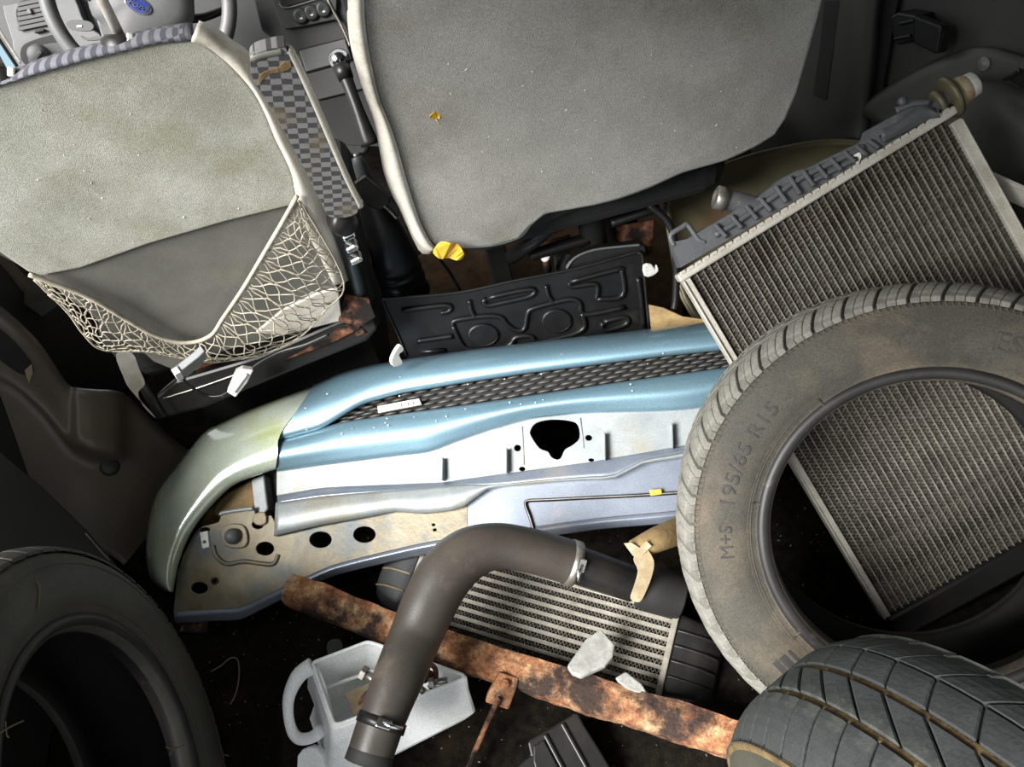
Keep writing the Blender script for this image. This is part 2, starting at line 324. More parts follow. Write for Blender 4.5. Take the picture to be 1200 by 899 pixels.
#  rows run from the seat side (top edge) to the tyre side (bottom edge); columns run along the sill
cols = [(-80, [(300, -.03), (330, .0), (372, .004), (420, .004), (436, -.012), (470, -.016), (520, -.02)]),
        (0, [(358, -.03), (372, .0), (400, .006), (436, .006), (452, -.008), (490, -.014), (545, -.02)]),
        (45, [(400, -.03), (412, .0), (440, .006), (470, .006), (486, -.008), (520, -.014), (580, -.02)]),
        (78, [(448, -.03), (455, .006), (480, .01), (510, .010), (524, -.008), (556, -.014), (612, -.02)]),
        (92, [(454, -.01), (459, .022), (490, .028), (518, .028), (534, -.006), (566, -.012), (625, -.02)]),
        (112, [(456, -.005), (461, .03), (492, .037), (526, .037), (542, -.004), (578, -.01), (642, -.02)]),
        (136, [(458, -.008), (463, .026), (494, .03), (530, .028), (544, -.004), (590, -.01), (655, -.02)]),
        (152, [(466, -.03), (474, .002), (504, .004), (530, .0), (552, -.006), (600, -.012), (668, -.02)]),
        (180, [(494, -.03), (502, -.004), (520, -.004), (545, -.006), (572, -.008), (620, -.014), (684, -.02)]),
        (222, [(528, -.03), (536, -.006), (552, -.006), (575, -.008), (600, -.01), (640, -.016), (700, -.02)]),
        (290, [(560, -.03), (570, -.01), (590, -.01), (610, -.01), (640, -.012), (680, -.018), (730, -.02)])]
rows = [[LT.at(x, c[i][0], c[i][1]) for x, c in cols] for i in range(7)]
loft('sill_moulding', rows, 'trim', t, nu=5, nv=5, solid=.006)
c = LT.at(130, 546, .0); lathe('round_cap', [(0.0, 0), (.008, 0), (.008, .017), (.004, .02), (-.01, .02)], frame(c-LT.n*.006, (LT.n*.9+LT.e1*.1)), 'trimr', t, ns=28)
plate('grab_slot', smooth2([(-20, 372), (12, 395), (34, 420), (40, 432), (34, 440), (14, 432), (-20, 402)], 4, True), LT, .0085, .004, 'blackmatte', t)
plate('slot_insert', [(29, 434), (38, 426), (39, 438), (34, 450)], LT, .0105, .003, 'cream', t)
LB = Pl((0, 560, 1.40), (120, 655, 1.45), (0, 660, 1.32))
o = plate('lower_panel', [(-90, 470), (0, 528), (50, 570), (104, 622), (136, 660), (150, 690), (90, 760), (-90, 720)], LB, 0, .02, 'trim_lower', t, bev=.004)
tube('panel_edge', [LB.at(100, 625, .001), LB.at(114, 641, .001), LB.at(128, 657, .001)], .0013, 'steel', t, ns=6, n=2)
# pillar base seen between the seat and the sill
o = thing('trim_2', 'dark pillar foot trim between driver seat and sill', None, P(20, 340, 1.72), kind='structure')
PB = Pl((0, 330, 1.62), (70, 345, 1.66), (30, 430, 1.78))
plate('pillar_face', [(-60, 250), (0, 305), (34, 342), (22, 378), (-60, 330)], PB, 0, .03, 'trim', o, bev=.004)
PB2 = Pl((20, 380, 1.69), (72, 350, 1.67), (40, 340, 1.62))
plate('pillar_return', smooth2([(34, 342), (40, 322), (72, 344), (74, 352), (60, 364), (40, 376), (20, 380)], 3, True), PB2, .004, .02, 'vinyl_grey', o, bev=.003)

# ---- right side: door pillar and lining
RW = Pl((960, 80, 1.62), (1200, 80, 1.24), (1100, 250, 1.46))
t = thing('trim_3', 'dark door pillar and moulded lining behind the radiator', None, RW.at(1080, 200), kind='structure')
plate('lining', [(880, -80), (1330, -80), (1330, 420), (880, 420)], RW, -.02, .02, 'trimr', t)
rows = []
pil = [(925, -.03), (948, -.015), (962, 0), (974, .012), (1000, .022), (1018, .018), (1030, .004), (1036, -.018)]
for x, h in pil: rows.append([RW.at(x+(6 if y < 0 else 0)-(y*.10), y, h) for y in (-80, 0, 60, 120, 190, 260)])
loft('pillar', rows, 'trimr', t, nu=3, nv=4, solid=.006)
plate('pillar_gap', [(1038, -80), (1066, -80), (1052, 0), (1036, 90), (1026, 200), (1000, 200), (1012, 90), (1026, 0)], RW, -.01, .012, 'blackmatte', t)
plate('pillar_slot', [(966, 0), (984, 0), (976, 60), (968, 118), (952, 112), (960, 60)], RW, .018, .006, 'blackmatte', t)
t2 = thing('seat_hinge_bracket', 'black plastic hinge bracket jutting from the dark side lining', 'bracket', RW.at(1075, 40))
for nm, out, h, th in (('arm', [(1043, 20), (1052, 14), (1075, 18), (1078, 34), (1070, 48), (1050, 54), (1046, 44)], .02, .045),
                       ('catch_plate', [(1070, 18), (1102, 30), (1106, 36), (1100, 62), (1096, 64), (1070, 50)], .03, .02)):
    plate(nm, out, RW, h, th, 'blackplastic', t2, bev=.004)
bar('lip', RW.at(1102, 34, .034), RW.at(1097, 60, .034), .008, .006, 'blackplastic', t2, up=RW.n)
bar('rib', RW.at(1054, 28, .022), RW.at(1072, 24, .022), .006, .006, 'blackplastic', t2, up=RW.n)
bar('rib', RW.at(1048, 46, .022), RW.at(1068, 42, .022), .006, .006, 'blackplastic', t2, up=RW.n)
# arched wheel-house lining with washer
top = [(1000, 128), (1060, 88), (1110, 64), (1150, 54), (1200, 66), (1290, 96)]
bot = [(1040, 150), (1085, 118), (1120, 98), (1158, 92), (1200, 104), (1290, 140)]
low = [(1090, 200), (1115, 160), (1140, 120), (1165, 103), (1200, 116), (1290, 165)]
low2 = [(1150, 330), (1170, 280), (1190, 230), (1210, 210), (1240, 220), (1330, 260)]
loft('arch_rim', [[RW.at(*p, -.018) for p in top], [RW.at(p[0]+4, p[1]+4, .012) for p in top], [RW.at(*p, .016) for p in bot]], 'trimr', t, solid=.005)
loft('wheel_house', [[RW.at(*p, .016) for p in bot], [RW.at(*p, -.004) for p in low], [RW.at((a[0]+b[0])/2, (a[1]+b[1])/2, .02) for a, b in zip(low, low2)], [RW.at(*p, .0) for p in low2]], 'trimr', t, solid=.005)
c = RW.at(1152, 75, .02); lathe('washer', [(.0, .011), (.002, .0105), (.002, .004), (.004, .0035), (.004, 0)], frame(c-RW.n*.002, RW.n), 'panel_grey', t, ns=24)
t2 = thing('belt_guide', 'dark plastic belt guide at the edge of the wheel arch lining', 'belt guide', RW.at(1190, 92))
plate('guide_body', [(1176, 92), (1200, 78), (1240, 84), (1240, 112), (1196, 106)], RW, .035, .03, 'blackplastic', t2, bev=.004)
bar('guide_lip', RW.at(1176, 93, .038), RW.at(1196, 82, .038), .007, .007, 'blackplastic', t2, up=RW.n)

# ================================================================== DASHBOARD
def pldepth(px, py, d, n): return pl_on(P(px, py, d), n)
DP = pldepth(160, 30, 2.0, (.05, -1, .55))
t = thing('dashboard', 'grey dashboard with air vent and centre console ahead of the seats', 'dashboard', P(200, 150, 2.0))
plate('dash_body', [(-60, -140), (520, -260), (520, 60), (445, 130), (430, 180), (350, 190), (250, 110), (120, 130), (-60, 140)], DP, -.03, .08, 'dashdark', t, bev=.01)
plate('vent_surround', smooth2(Zt([(15, 40), (60, 20), (330, -40), (380, 0), (430, 120), (520, 200), (520, 380), (300, 420), (95, 330), (60, 200)]), 3, True), DP, .0, .035, 'dashlight', t, bev=.006)
plate('vent_hole', smooth2(Zt([(95, 20), (120, 0), (230, -10), (248, 20), (252, 110), (240, 125), (120, 150), (92, 120), (80, 60)]), 3, True), DP, .003, .004, 'blackmatte', t)
for k in range(6):
    y = 6+k*24.5; a = Zt([(90, y+18)])[0]; b = Zt([(245, y-14)])[0]
    bar('vent_slat', DP.at(*a, .007), DP.at(*b, .007), .009, .004, 'dash', t, up=DP.n, bev=.001)
bar('vent_wheel', DP.at(33, 14, .012), DP.at(37, 13, .012), .012, .008, 'dashlight', t, up=DP.n)
plate('switch_recess', smooth2(Zt([(105, 240), (170, 200), (290, 175), (330, 250), (250, 310), (120, 320)]), 3, True), DP, .003, .004, 'blackmatte', t)
plate('switch_panel', smooth2(Zt([(140, 265), (180, 235), (300, 212), (340, 260), (200, 330), (150, 320)]), 3, True), DP, .006, .004, 'dash', t)
c = DP.at(*Zt([(195, 275)])[0], .006); lathe('light_switch', [(0, .026), (.016, .022), (.02, .018), (.02, 0)], frame(c, DP.n), 'dashlight', t, ns=24)
bar('switch_grip', DP.at(43, 68, .03), DP.at(49, 60, .03), .009, .012, 'dashlight', t, up=DP.n)
bar('small_lever', DP.at(41, 38, .006), DP.at(53, 35, .006), .006, .01, 'blackplastic', t, up=DP.n)
# centre stack
CP = pldepth(365, 40, 1.92, (.05, -1, .45))
sp = thing('centre_console', 'dark centre console with radio panel, buttons and ashtray door', 'console', P(380, 130, 1.9))
plate('console_body', Zs([(140, -200), (800, -340), (900, 330), (860, 560), (560, 620), (440, 330), (230, 180)]), CP, -.01, .06, 'dash', sp, bev=.008)
fp = plate('radio_panel', smooth2(Zs([(300, -120), (640, -190), (668, 100), (660, 115), (400, 168), (365, 160), (335, 120)]), 2, True), CP, .004, .014, 'dash', sp, bev=.004)
plate('radio_slot', Zs([(330, -110), (520, -140), (530, -5), (380, 40), (345, 20)]), CP, .006, .003, 'blackmatte', fp)
tube('radio_trim', [CP.at(*p, .008) for p in Zs([(335, 20), (380, 46), (540, 2), (620, -20)])], .0016, 'steel', fp, ns=6)
for x, y in ((462, 95), (525, 75), (595, 55)):
    c = CP.at(*Zs([(x, y)])[0], .005); b_ = lathe('button', [(0, .019), (.006, .017), (.007, .012), (.005, 0)], frame(c, CP.n), 'dashdark', sp, ns=24)
    plate('icon', Zs([(x-6, y+10), (x+10, y+6), (x+10, y+16), (x-6, y+18)]), CP, .0125, .001, 'whitebit', b_, bev=0)
tube('panel_edge', [CP.at(*p, .006) for p in Zs([(620, 0), (650, 60), (690, 130), (730, 215), (750, 270)])], .003, 'steel', sp, ns=6)
plate('door_gap', Zs([(444, 290), (728, 218), (768, 352), (488, 432)]), CP, -.004, .006, 'blackmatte', sp)
plate('ashtray_door', Zs([(452, 297), (724, 228), (760, 348), (492, 422)]), CP, .0, .006, 'dashlight', sp, bev=.003)
plate('knee_panel', Zs([(470, 440), (780, 360), (840, 520), (550, 592)]), CP, .002, .01, 'dash', sp, bev=.006)
plate('foot_tunnel', Zs([(550, 600), (850, 520), (930, 860), (690, 850)]), CP, -.006, .03, 'blackmatte', sp)
# gear lever
gl = thing('gear_lever', 'chrome ball gear knob on a dark lever before the console', 'gear lever', P(432, 160, 1.78))
kb = P(398, 70, 1.74)
lathe('knob', [(.024*math.cos(a), .024*math.sin(a)) for a in [math.pi*i/14 for i in range(15)]], frame(kb, UP), 'chrome', gl, ns=28)
tube('collar', [P(399, 76, 1.74), P(406, 93, 1.745)], [.02, .017], 'blackplastic', gl, ns=18)
tube('shaft', [P(404, 88, 1.745), P(418, 125, 1.76), P(434, 170, 1.79)], [.016, .014, .022], 'blackplastic', gl)
# steering wheel
SWn = V((.1, -.93, .42)).normalized(); SP = pl_on(P(163, -4, 1.70), SWn)
t = thing('steering_wheel', 'grey steering wheel with padded hub and oval blue badge', 'steering wheel', P(163, -4, 1.70))
cen = SP.at(163, -4); R0 = .186
ring = [cen+R0*(math.cos(q)*SP.e1+math.sin(q)*SP.e2) for q in [2*math.pi*i/60 for i in range(60)]]
vv, ff = tubegeo(ring+[ring[0], ring[1]], .0165, 14, cap=False); obj('rim', vv, ff, 'wheelgrey', t, smooth=True)
hub = smooth2([(100, -60), (150, -75), (215, -55), (228, 10), (222, 30), (200, 44), (165, 60), (140, 55), (122, 30), (105, 10)], 4, True)
rr = []
for s_, h in ((1.0, -.03), (1.0, .0), (.93, .014), (.7, .026), (.35, .031), (.02, .032)):
    rr.append([SP.at(163+(x-163)*s_, -5+(y+5)*s_, h+.01) for x, y in hub])
grid('hub_pad', rr, 'wheelgrey', t, closed=True)
def spoke(nm, pts, r): tube(nm, pts, r, 'wheelgrey', t, ns=12)
plate('spoke_web', smooth2([(96, -40), (140, -45), (165, 40), (158, 70), (128, 62), (112, 20)], 3, True), SP, .006, .02, 'dashlight', t, bev=.006)
spoke('spoke', [SP.at(108, -15, .012), SP.at(85, -20, .004), SP.at(64, -25, .0)], [.03, .024, .016])
spoke('spoke', [SP.at(215, -25, .012), SP.at(240, -25, .004), SP.at(262, -28, .0)], [.03, .024, .016])
b_ = plate('switch_pad', smooth2(Zt([(330, 118), (360, 100), (440, 105), (470, 130), (450, 155), (360, 150)]), 4, True), SP, .012, .012, 'dashlight', t, bev=.003)
plate('marking', Zt([(385, 128), (410, 126), (410, 136), (385, 138)]), SP, .0135, .001, 'whitebit', b_, bev=0)
plate('lower_switch', smooth2(Zt([(400, 178), (440, 190), (500, 178), (520, 195), (440, 205)]), 3, True), SP, .004, .01, 'dashlight', t, bev=.002)
bx = math.radians(27); bcx, bcy = 162, 6
bd = plate('badge', ell(bcx, bcy, 17.5, 9.5, 32, bx), SP, .043, .006, 'chrome', t, bev=.001)
plate('badge_field', ell(bcx, bcy, 15.5, 7.8, 32, bx), SP, .0445, .003, 'badgeblue', bd, bev=0)
plate('badge_line', [p for p in ell(bcx, bcy, 14, 6.6, 32, bx)], SP, .0450, .001, 'chrome', bd, holes=[ell(bcx, bcy, 13.2, 5.9, 32, bx)], bev=0)
def textmesh(txt, size, ext, shear=0.0):
    cu = bpy.data.curves.new('txt', 'FONT'); cu.body = txt; cu.size = size; cu.extrude = ext; cu.align_x = 'LEFT'; cu.shear = shear; cu.resolution_u = 3
    ob = bpy.data.objects.new('txt', cu); COL.objects.link(ob); dg = bpy.context.evaluated_depsgraph_get(); dg.update()
    me = ob.evaluated_get(dg).to_mesh(); vv = [v.co.copy() for v in me.vertices]; ff = [list(p.vertices) for p in me.polygons]
    ob.evaluated_get(dg).to_mesh_clear(); bpy.data.objects.remove(ob); bpy.data.curves.remove(cu); return vv, ff
tv, tf = textmesh('Ford', .021, .0006, .35)
wd = max(v.x for v in tv); ex = (SP.at(bcx+10*math.cos(bx), bcy+10*math.sin(bx))-SP.at(bcx, bcy)).normalized(); ey = SP.n.cross(ex); oc = SP.at(bcx, bcy, .0455)
obj('lettering', [oc+(v.x-wd/2)*1.0*ex+(v.y-.007)*ey+v.z*SP.n for v in tv], tf, 'chrome', bd)
tube('stalk', [SP.at(222, 22, -.03), SP.at(240, 20, -.04), SP.at(262, 12, -.05)], [.01, .009, .008], 'blackplastic', t)
tube('column', [cen-SWn*.02, cen-SWn*.16], [.05, .07], 'dashdark', t, ns=20)
# left door edge
DE = pldepth(10, 70, 1.90, (.5, -.8, .4))
t = thing('door_edge', 'pale edged driver door top beside the dashboard', 'door', DE.at(5, 120))
plate('door_skin', [(-60, 30), (-6, 40), (16, 70), (24, 90), (-60, 110)], DE, .0, .02, 'glassblue', t, bev=.003)
bar('door_seal', DE.at(-8, 36, .006), DE.at(20, 78, .006), .008, .008, 'blackplastic', t, up=DE.n)
bar('door_strip', DE.at(-3, 32, .004), DE.at(24, 74, .004), .007, .008, 'alu', t, up=DE.n)
# ================================================================== SEATS
SN = V((0, -1, -.20)); S0 = V((0, 1.08, .5))
SL = pl_on(S0, SN); SR = pl_on(S0+V((0, -.01, 0)), SN)
def tilt(pl, a):                            # rotate the in-plane texture axes
    s = pl_on(pl.o, pl.n); e = pl.e1*math.cos(a)+pl.e2*math.sin(a); s.e1 = e; s.e2 = s.n.cross(e); return s
# ---- driver seat
def bodyloft(px, pl):
    mx = sum(p[0] for p in px)/len(px); my = sum(p[1] for p in px)/len(px); px = smooth2(px, 3, True)
    grid('foam_body', [[pl.at(mx+(x-mx)*s_, my+(y-my)*s_+dy, h) for x, y in px] for s_, h, dy in ((.02, -.02, 0), (.97, -.02, 0), (.985, -.05, 2), (.95, -.10, 6), (.86, -.12, 10), (.02, -.12, 10))], 'foam', t, closed=True, flipcam=False)
t = thing('driver_seat', 'driver seat with olive felt back, torn cargo net and folding armrest', 'seat', V((-.46, 1.25, 0)))
felt = Za([(-200, 330), (0, 285), (170, 235), (370, 180), (520, 150), (640, 139), (690, 155), (745, 195), (800, 248), (850, 310), (890, 385), (920, 460), (955, 530), (980, 590), (990, 650), (985, 687), (760, 742), (500, 817), (270, 899)])+Zd([(140, 125), (90, 110), (0, 48), (-200, -60)])
plate('back_panel', felt, SL, .0, .02, 'felt_a', t, bev=.005, seg=3)
inner = Za([(640, 139), (690, 155), (745, 195), (800, 248), (850, 310), (890, 385), (920, 460), (955, 530), (980, 590), (992, 650)])+[(360, 270), (378, 306), (392, 335)]
outer = Za([(660, 80), (720, 105), (775, 148), (825, 185), (872, 280), (925, 370), (975, 460), (1015, 545), (1050, 610), (1085, 690)])+[(392, 275), (402, 310), (406, 330)]
rows = [[SL.at(*p, -.012) for p in inner], [SL.at(*p, .006) for p in inner], [SL.at(a[0]*.55+b[0]*.45, a[1]*.55+b[1]*.45, .008) for a, b in zip(inner, outer)],
        [SL.at(*p, -.012) for p in outer], [SL.at(p[0]+3, p[1]-3, -.06) for p in outer], [SL.at(p[0]+2, p[1]-4, -.13) for p in outer]]
loft('side_bolster', rows, 'vinyl', t, nu=3, nv=3, solid=.004)
tl = Zt([(-300, 490), (0, 430), (150, 385), (300, 342), (450, 300), (600, 265), (800, 217), (970, 205)])
tu = Zt([(-300, 460), (0, 398), (150, 318), (300, 268), (450, 228), (560, 203), (760, 146), (965, 116)])
rows = [[SL.at(*p, -.008) for p in tl], [SL.at(*p, .004) for p in tl], [SL.at((a[0]+b[0])/2, (a[1]+b[1])/2, .0) for a, b in zip(tl, tu)], [SL.at(*p, -.025) for p in tu], [SL.at(p[0], p[1]-1, -.07) for p in tu], [SL.at(p[0], p[1]+3, -.12) for p in tu]]
loft('top_band', rows, 'chk_top', t, nu=3, nv=3, solid=.004, uvp=SL)
body = Za([(-200, 300), (0, 275), (640, 110), (830, 220), (1000, 540), (1100, 740)])+[(400, 335), (395, 385), (205, 428), (150, 400), (40, 320), (-70, 250)]
bodyloft(body, SL)
lp = [(348, 228), (362, 262), (385, 320), (396, 345), (400, 376), (330, 394), (250, 415), (207, 434), (165, 412), (120, 380), (49, 322), (95, 313)]+Za([(500, 814), (760, 739), (985, 684)])
plate('lower_board', lp, SL, -.006, .012, 'panel_grey', t, bev=.002)
plate('vinyl_flap', [(396, 338), (401, 376), (330, 394), (300, 390), (330, 365), (370, 345)], SL, -.002, .006, 'vinyl', t, bev=.002)
plate('lower_flap', [(150, 395), (190, 404), (235, 402), (236, 420), (207, 435), (180, 424)], SL, -.002, .006, 'vinyl_grey', t, bev=.002)
# headrest posts
for px, py, qx, qy in ((143, 47, 100, -40), (4, 86, -42, 2)):
    a = SL.at(px, py, -.03); b = SL.at(qx, qy, -.02)
    tube('headrest_post', [a, b], .0062, 'alu', t, ns=14)
    gd = lathe('post_guide', [(-.004, .027), (.004, .026), (.009, .02), (.009, .007)], frame(SL.at(px+3, py+3, -.026), (b-a).normalized()*.6-SL.n*.2+UP*.6), 'blackplastic', t, ns=24)
    box('release_tab', frame(SL.at(px+9, py-1, -.012), UP), (.01, .008, .012), 'whitebit', gd)
# net
NA = [(34, 322), (72, 336), (110, 352), (150, 376), (185, 395), (218, 402), (246, 394), (262, 372), (285, 338), (310, 296), (330, 262), (348, 230)]
NB = [(40, 328), (78, 365), (98, 392), (120, 410), (165, 412), (206, 414), (256, 420), (302, 417), (350, 396), (380, 365), (403, 330), (352, 236)]
A = resamp(cat([SL.at(*p, .014) for p in NA], 8), 121); B = resamp(cat([SL.at(*p, .010) for p in NB], 8), 121)
def net(u, v_):
    i = max(0, min(119.999, u*120)); k = int(i); f_ = i-k; a = A[k].lerp(A[k+1], f_); b = B[k].lerp(B[k+1], f_)
    q = a.lerp(b, v_); return q+SL.n*(.022*math.sin(math.pi*u)*math.sin(math.pi*v_))+V((noise.noise(q*30), 0, noise.noise(q*30+V((5, 5, 5)))))*.006
vv = []; ff = []
for s_ in (-1, 1):
    for k in range(-5, 46):
        pts = []
        for j in range(17):
            v_ = j/16; u = k/40+s_*v_*.11+.008*math.sin(v_*math.pi*6)*(1 if k % 2 else -1)
            if 0 <= u <= 1: pts.append(net(u, v_))
        if len(pts) < 3: continue
        a, b = tubegeo(pts, .0011, 5); off = len(vv); vv += a; ff += [[i+off for i in f_] for f_ in b]
obj('cargo_net', vv, ff, 'net', t, smooth=True)
tube('net_cord', [SL.at(*p, .016) for p in NA], .0036, 'net', t, ns=8)
tube('net_hem', [SL.at(*p, .012) for p in NB[:-1]]+[SL.at(*NB[-1], .012)], .0016, 'net', t, ns=6)
# armrest
AR = tilt(pl_on(SL.o, SL.n), math.radians(-16))
arm = smooth2(Za([(838, 215), (842, 190), (870, 172), (945, 156), (965, 180), (1050, 370), (1150, 600), (1197, 690), (1180, 722), (1110, 728), (1080, 690), (1000, 530), (900, 350), (848, 270)]), 3, True)
ar = plate('armrest', arm, AR, .03, .022, 'chk', t, bev=.006, seg=3)
ed = Za([(958, 165), (975, 190), (1050, 352), (1150, 585), (1200, 690)])
tube('piping', [AR.at(p[0]+1, p[1], .024) for p in ed], .0062, 'vinyl', ar, ns=10)
ed2 = Za([(846, 190), (870, 176), (945, 160)])
tube('top_fold', [AR.at(p[0], p[1]+2, .026) for p in ed2], .006, 'vinyl_grey', ar, ns=8)
plate('frayed_foam', smooth2(Zs([(215, 460), (250, 420), (330, 395), (365, 360), (400, 365), (405, 400), (350, 425), (270, 440), (225, 490)]), 3, True), AR, .0308, .002, 'mud', ar, bev=.001)
# hinge below the armrest
hg = lathe('armrest_hinge', [(-.02, 0), (-.02, .02), (.0, .022), (.008, .018), (.008, 0)], frame(SL.at(404, 262, .02), SL.n+V((.5, 0, .2))), 'blackplastic', t, ns=20)
for (x, y) in ((408, 274), (412, 288), (417, 302)):
    box('ratchet', frame(SL.at(x, y, .015), SL.n, SL.e1+SL.e2*.3), (.020, .011, .02), 'chrome', hg, bev=.003)
tube('recliner_tube', [SL.at(396, 258, -.01), SL.at(408, 290, -.01), SL.at(416, 318, -.02), SL.at(424, 350, -.03)], .014, 'blackplastic', t, ns=12)
# rusty seat frame and black rail under the seat
FR = Pl((200, 470, 1.50), (440, 385, 1.44), (300, 470, 1.50))
plate('rail_cover', [(178, 468), (205, 446), (300, 418), (400, 374), (436, 368), (442, 386), (430, 400), (330, 440), (240, 478), (190, 492)], FR, .0, .05, 'blackplastic', t, bev=.006)
tube('rail_edge', [FR.at(192, 467, .003), FR.at(240, 452, .003), FR.at(290, 434, .003)], .002, 'steel', t, ns=6)
plate('rust_bracket', [(396, 376), (404, 345), (432, 350), (440, 372), (420, 384)], FR, .02, .01, 'rustdark', t)
plate('rust_floor_edge', [(330, 424), (380, 398), (402, 380), (424, 384), (390, 402)], FR, .006, .006, 'rustdark', t)
tube('frame_tube', [SL.at(230, 430, -.05), SL.at(320, 415, -.05), SL.at(420, 372, -.05)], .012, 'rustdark', t)
tube('frame_leg', [SL.at(416, 350, -.06), FR.at(424, 392, .0)], .011, 'rustdark', t)
tube('frame_leg', [SL.at(150, 420, -.06), FR.at(190, 488, .0)], .011, 'blackplastic', t)
plate('side_shield', smooth2([(136, 416), (155, 414), (163, 432), (170, 450), (162, 460), (168, 476), (182, 490), (176, 482), (152, 456), (144, 440)], 3, True), Pl((140, 416, 1.40), (180, 490, 1.46), (160, 414, 1.41)), .0, .006, 'vinyl_grey', t, bev=.002)
CU = Matrix.Translation(V((-.46, 1.40, .38))); box('cushion', CU, (.5, .5, .16), 'foam', t, bev=.05, seg=4)
slabbox('seat_box', (-.66, 1.24, .0), (-.26, 1.6, .30), 'blackmatte', t)

# ---- passenger seat
t = thing('passenger_seat', 'passenger seat with wide grey felt back and pale vinyl edge', 'seat', V((.23, 1.22, 0)))
edge = Zb([(150, -420), (130, -200), (128, 0), (134, 100), (150, 200), (180, 330), (220, 430), (248, 520), (270, 600), (295, 680), (320, 750), (352, 810), (372, 832)])
bot = [(535, 292), (575, 290), (608, 281), (622, 266), (640, 252), (668, 247), (700, 241), (730, 233), (762, 221), (800, 204), (850, 190), (885, 174), (908, 160)]
right = Zc([(410, 390), (440, 320), (470, 220), (492, 140), (530, 0), (575, -200), (600, -420)])
plate('back_panel', edge+bot+right, SR, .0, .02, 'felt_b', t, bev=.006, seg=3)
out_ = Zb([(95, -420), (78, -200), (80, 0), (86, 100), (102, 190), (138, 310), (172, 405), (190, 500), (206, 580), (232, 650), (262, 710), (320, 835), (352, 850)])
rows = [[SR.at(*p, -.012) for p in edge], [SR.at(*p, .006) for p in edge], [SR.at(a[0]*.5+b[0]*.5, a[1]*.5+b[1]*.5, .007) for a, b in zip(edge, out_)], [SR.at(*p, -.014) for p in out_], [SR.at(p[0]-2, p[1], -.06) for p in out_], [SR.at(p[0]+2, p[1], -.13) for p in out_]]
loft('vinyl_edge', rows, 'vinyl', t, nu=3, nv=3, solid=.004)
tube('seam_piping', [SR.at(*p, .004) for p in edge], .0022, 'vinyl', t, ns=6)
hem = [SR.at(x, y-5, -.012) for i, (x, y) in enumerate([(508, 294)]+bot)]
tube('bottom_hem', hem, [.003]+[.006, .006, .005, .004, .005, .005, .005, .005, .005, .005, .004, .004, .003], 'felt_b', t, ns=14)
body = [(406, -150), (412, 40), (440, 140), (470, 240), (500, 285), (600, 275), (760, 212), (900, 160), (935, 100), (958, 0), (980, -150)]
bodyloft(body, SR)
box('cushion', Matrix.Translation(V((.22, 1.40, .46))), (.5, .55, .12), 'foam', t, bev=.05, seg=4)
# under-seat frame
def ft(nm, pts, r, m): return tube(nm, [P(*p) for p in pts], r, m, t, ns=12)
ft('frame_tube', [(598, 302, 1.52), (622, 285, 1.45), (650, 262, 1.42), (672, 252, 1.42)], .014, 'blackplastic')
ft('frame_tube', [(620, 300, 1.52), (660, 288, 1.52), (690, 280, 1.52)], .012, 'blackplastic')
ft('frame_tube', [(690, 235, 1.46), (694, 270, 1.52), (700, 300, 1.58)], .026, 'blackmatte')
ft('frame_tube', [(716, 262, 1.46), (752, 250, 1.45), (772, 244, 1.45)], .008, 'blackplastic')
ft('frame_tube', [(760, 240, 1.42), (784, 262, 1.43), (792, 300, 1.45), (792, 345, 1.48), (790, 362, 1.49)], .007, 'blackplastic')
RF = Pl((620, 280, 1.62), (760, 240, 1.56), (700, 320, 1.66))
for q in ([(622, 262), (634, 256), (634, 272), (624, 272)], [(640, 268), (664, 258), (664, 268), (638, 280)], [(640, 284), (668, 276), (668, 282), (628, 295)], [(733, 232), (746, 226), (750, 236), (742, 240)], [(722, 266), (766, 258), (764, 300), (722, 296)]):
    plate('rust_plate', q, RF, .03, .006, 'rustdark', t, bev=.001)
c = P(639, 302, 1.53); lathe('bolt_head', [(0, .009), (.008, .009), (.010, .007), (.010, 0)], frame(c, (CAM-c)+UP*.3), 'whitebit', t, ns=18)
plate('latch_box', [(650, 302), (668, 298), (670, 322), (652, 328)], Pl((650, 300, 1.58), (670, 298, 1.58), (660, 328, 1.62)), 0, .02, 'tank', t)
tube('post', [P(640, 304, 1.54), P(642, 318, 1.58)], .008, 'rustdark', t)
slabbox('seat_rail', (.02, 1.30, .012), (.06, 1.65, .4), 'blackmatte', t)
slabbox('seat_rail', (.30, 1.30, .012), (.34, 1.65, .4), 'blackmatte', t)
ft('belt_wire', [(512, 300, 1.5), (526, 318, 1.56), (540, 342, 1.62)], .003, 'blackplastic')

# ---- handbrake and buckle between the seats
t = thing('handbrake_lever', 'black handbrake lever in a ribbed rubber gaiter between the seats', 'handbrake', P(482, 352, 1.62))
rr = [.022, .030, .036, .040, .043]+[.046, .043, .047, .044, .048, .045, .050]
ctr = [(430, 226, 1.42), (440, 248, 1.45), (449, 270, 1.48), (456, 288, 1.51), (461, 300, 1.53), (463, 306, 1.54), (465, 311, 1.55), (467, 316, 1.56), (469, 322, 1.57), (471, 327, 1.58), (473, 333, 1.59), (476, 342, 1.61)]
tube('gaiter', [P(*p) for p in ctr], rr, 'blackplastic', t, ns=24, n=3)
tube('grip', [P(434, 228, 1.42), P(428, 210, 1.40), P(421, 192, 1.38), P(418, 184, 1.375)], [.016, .015, .012, .009], 'tank', t, ns=14)
tube('release_button', [P(418, 185, 1.375), P(417, 180, 1.37)], .005, 'steel', t, ns=12)
t = thing('seat_belt_buckle', 'black seat belt buckle lying against the handbrake gaiter', 'buckle', P(440, 235, 1.40))
bp_ = Pl((418, 215, 1.35), (455, 250, 1.365), (445, 215, 1.35))
plate('buckle_body', smooth2([(415, 214), (428, 207), (456, 232), (454, 241), (445, 246), (430, 241), (422, 230)], 2, True), bp_, .0, .025, 'blackplastic', t, bev=.003)
plate('press_edge', [(415, 213), (427, 205), (429, 207), (416, 216)], bp_, .002, .01, 'steel', t, bev=.001)
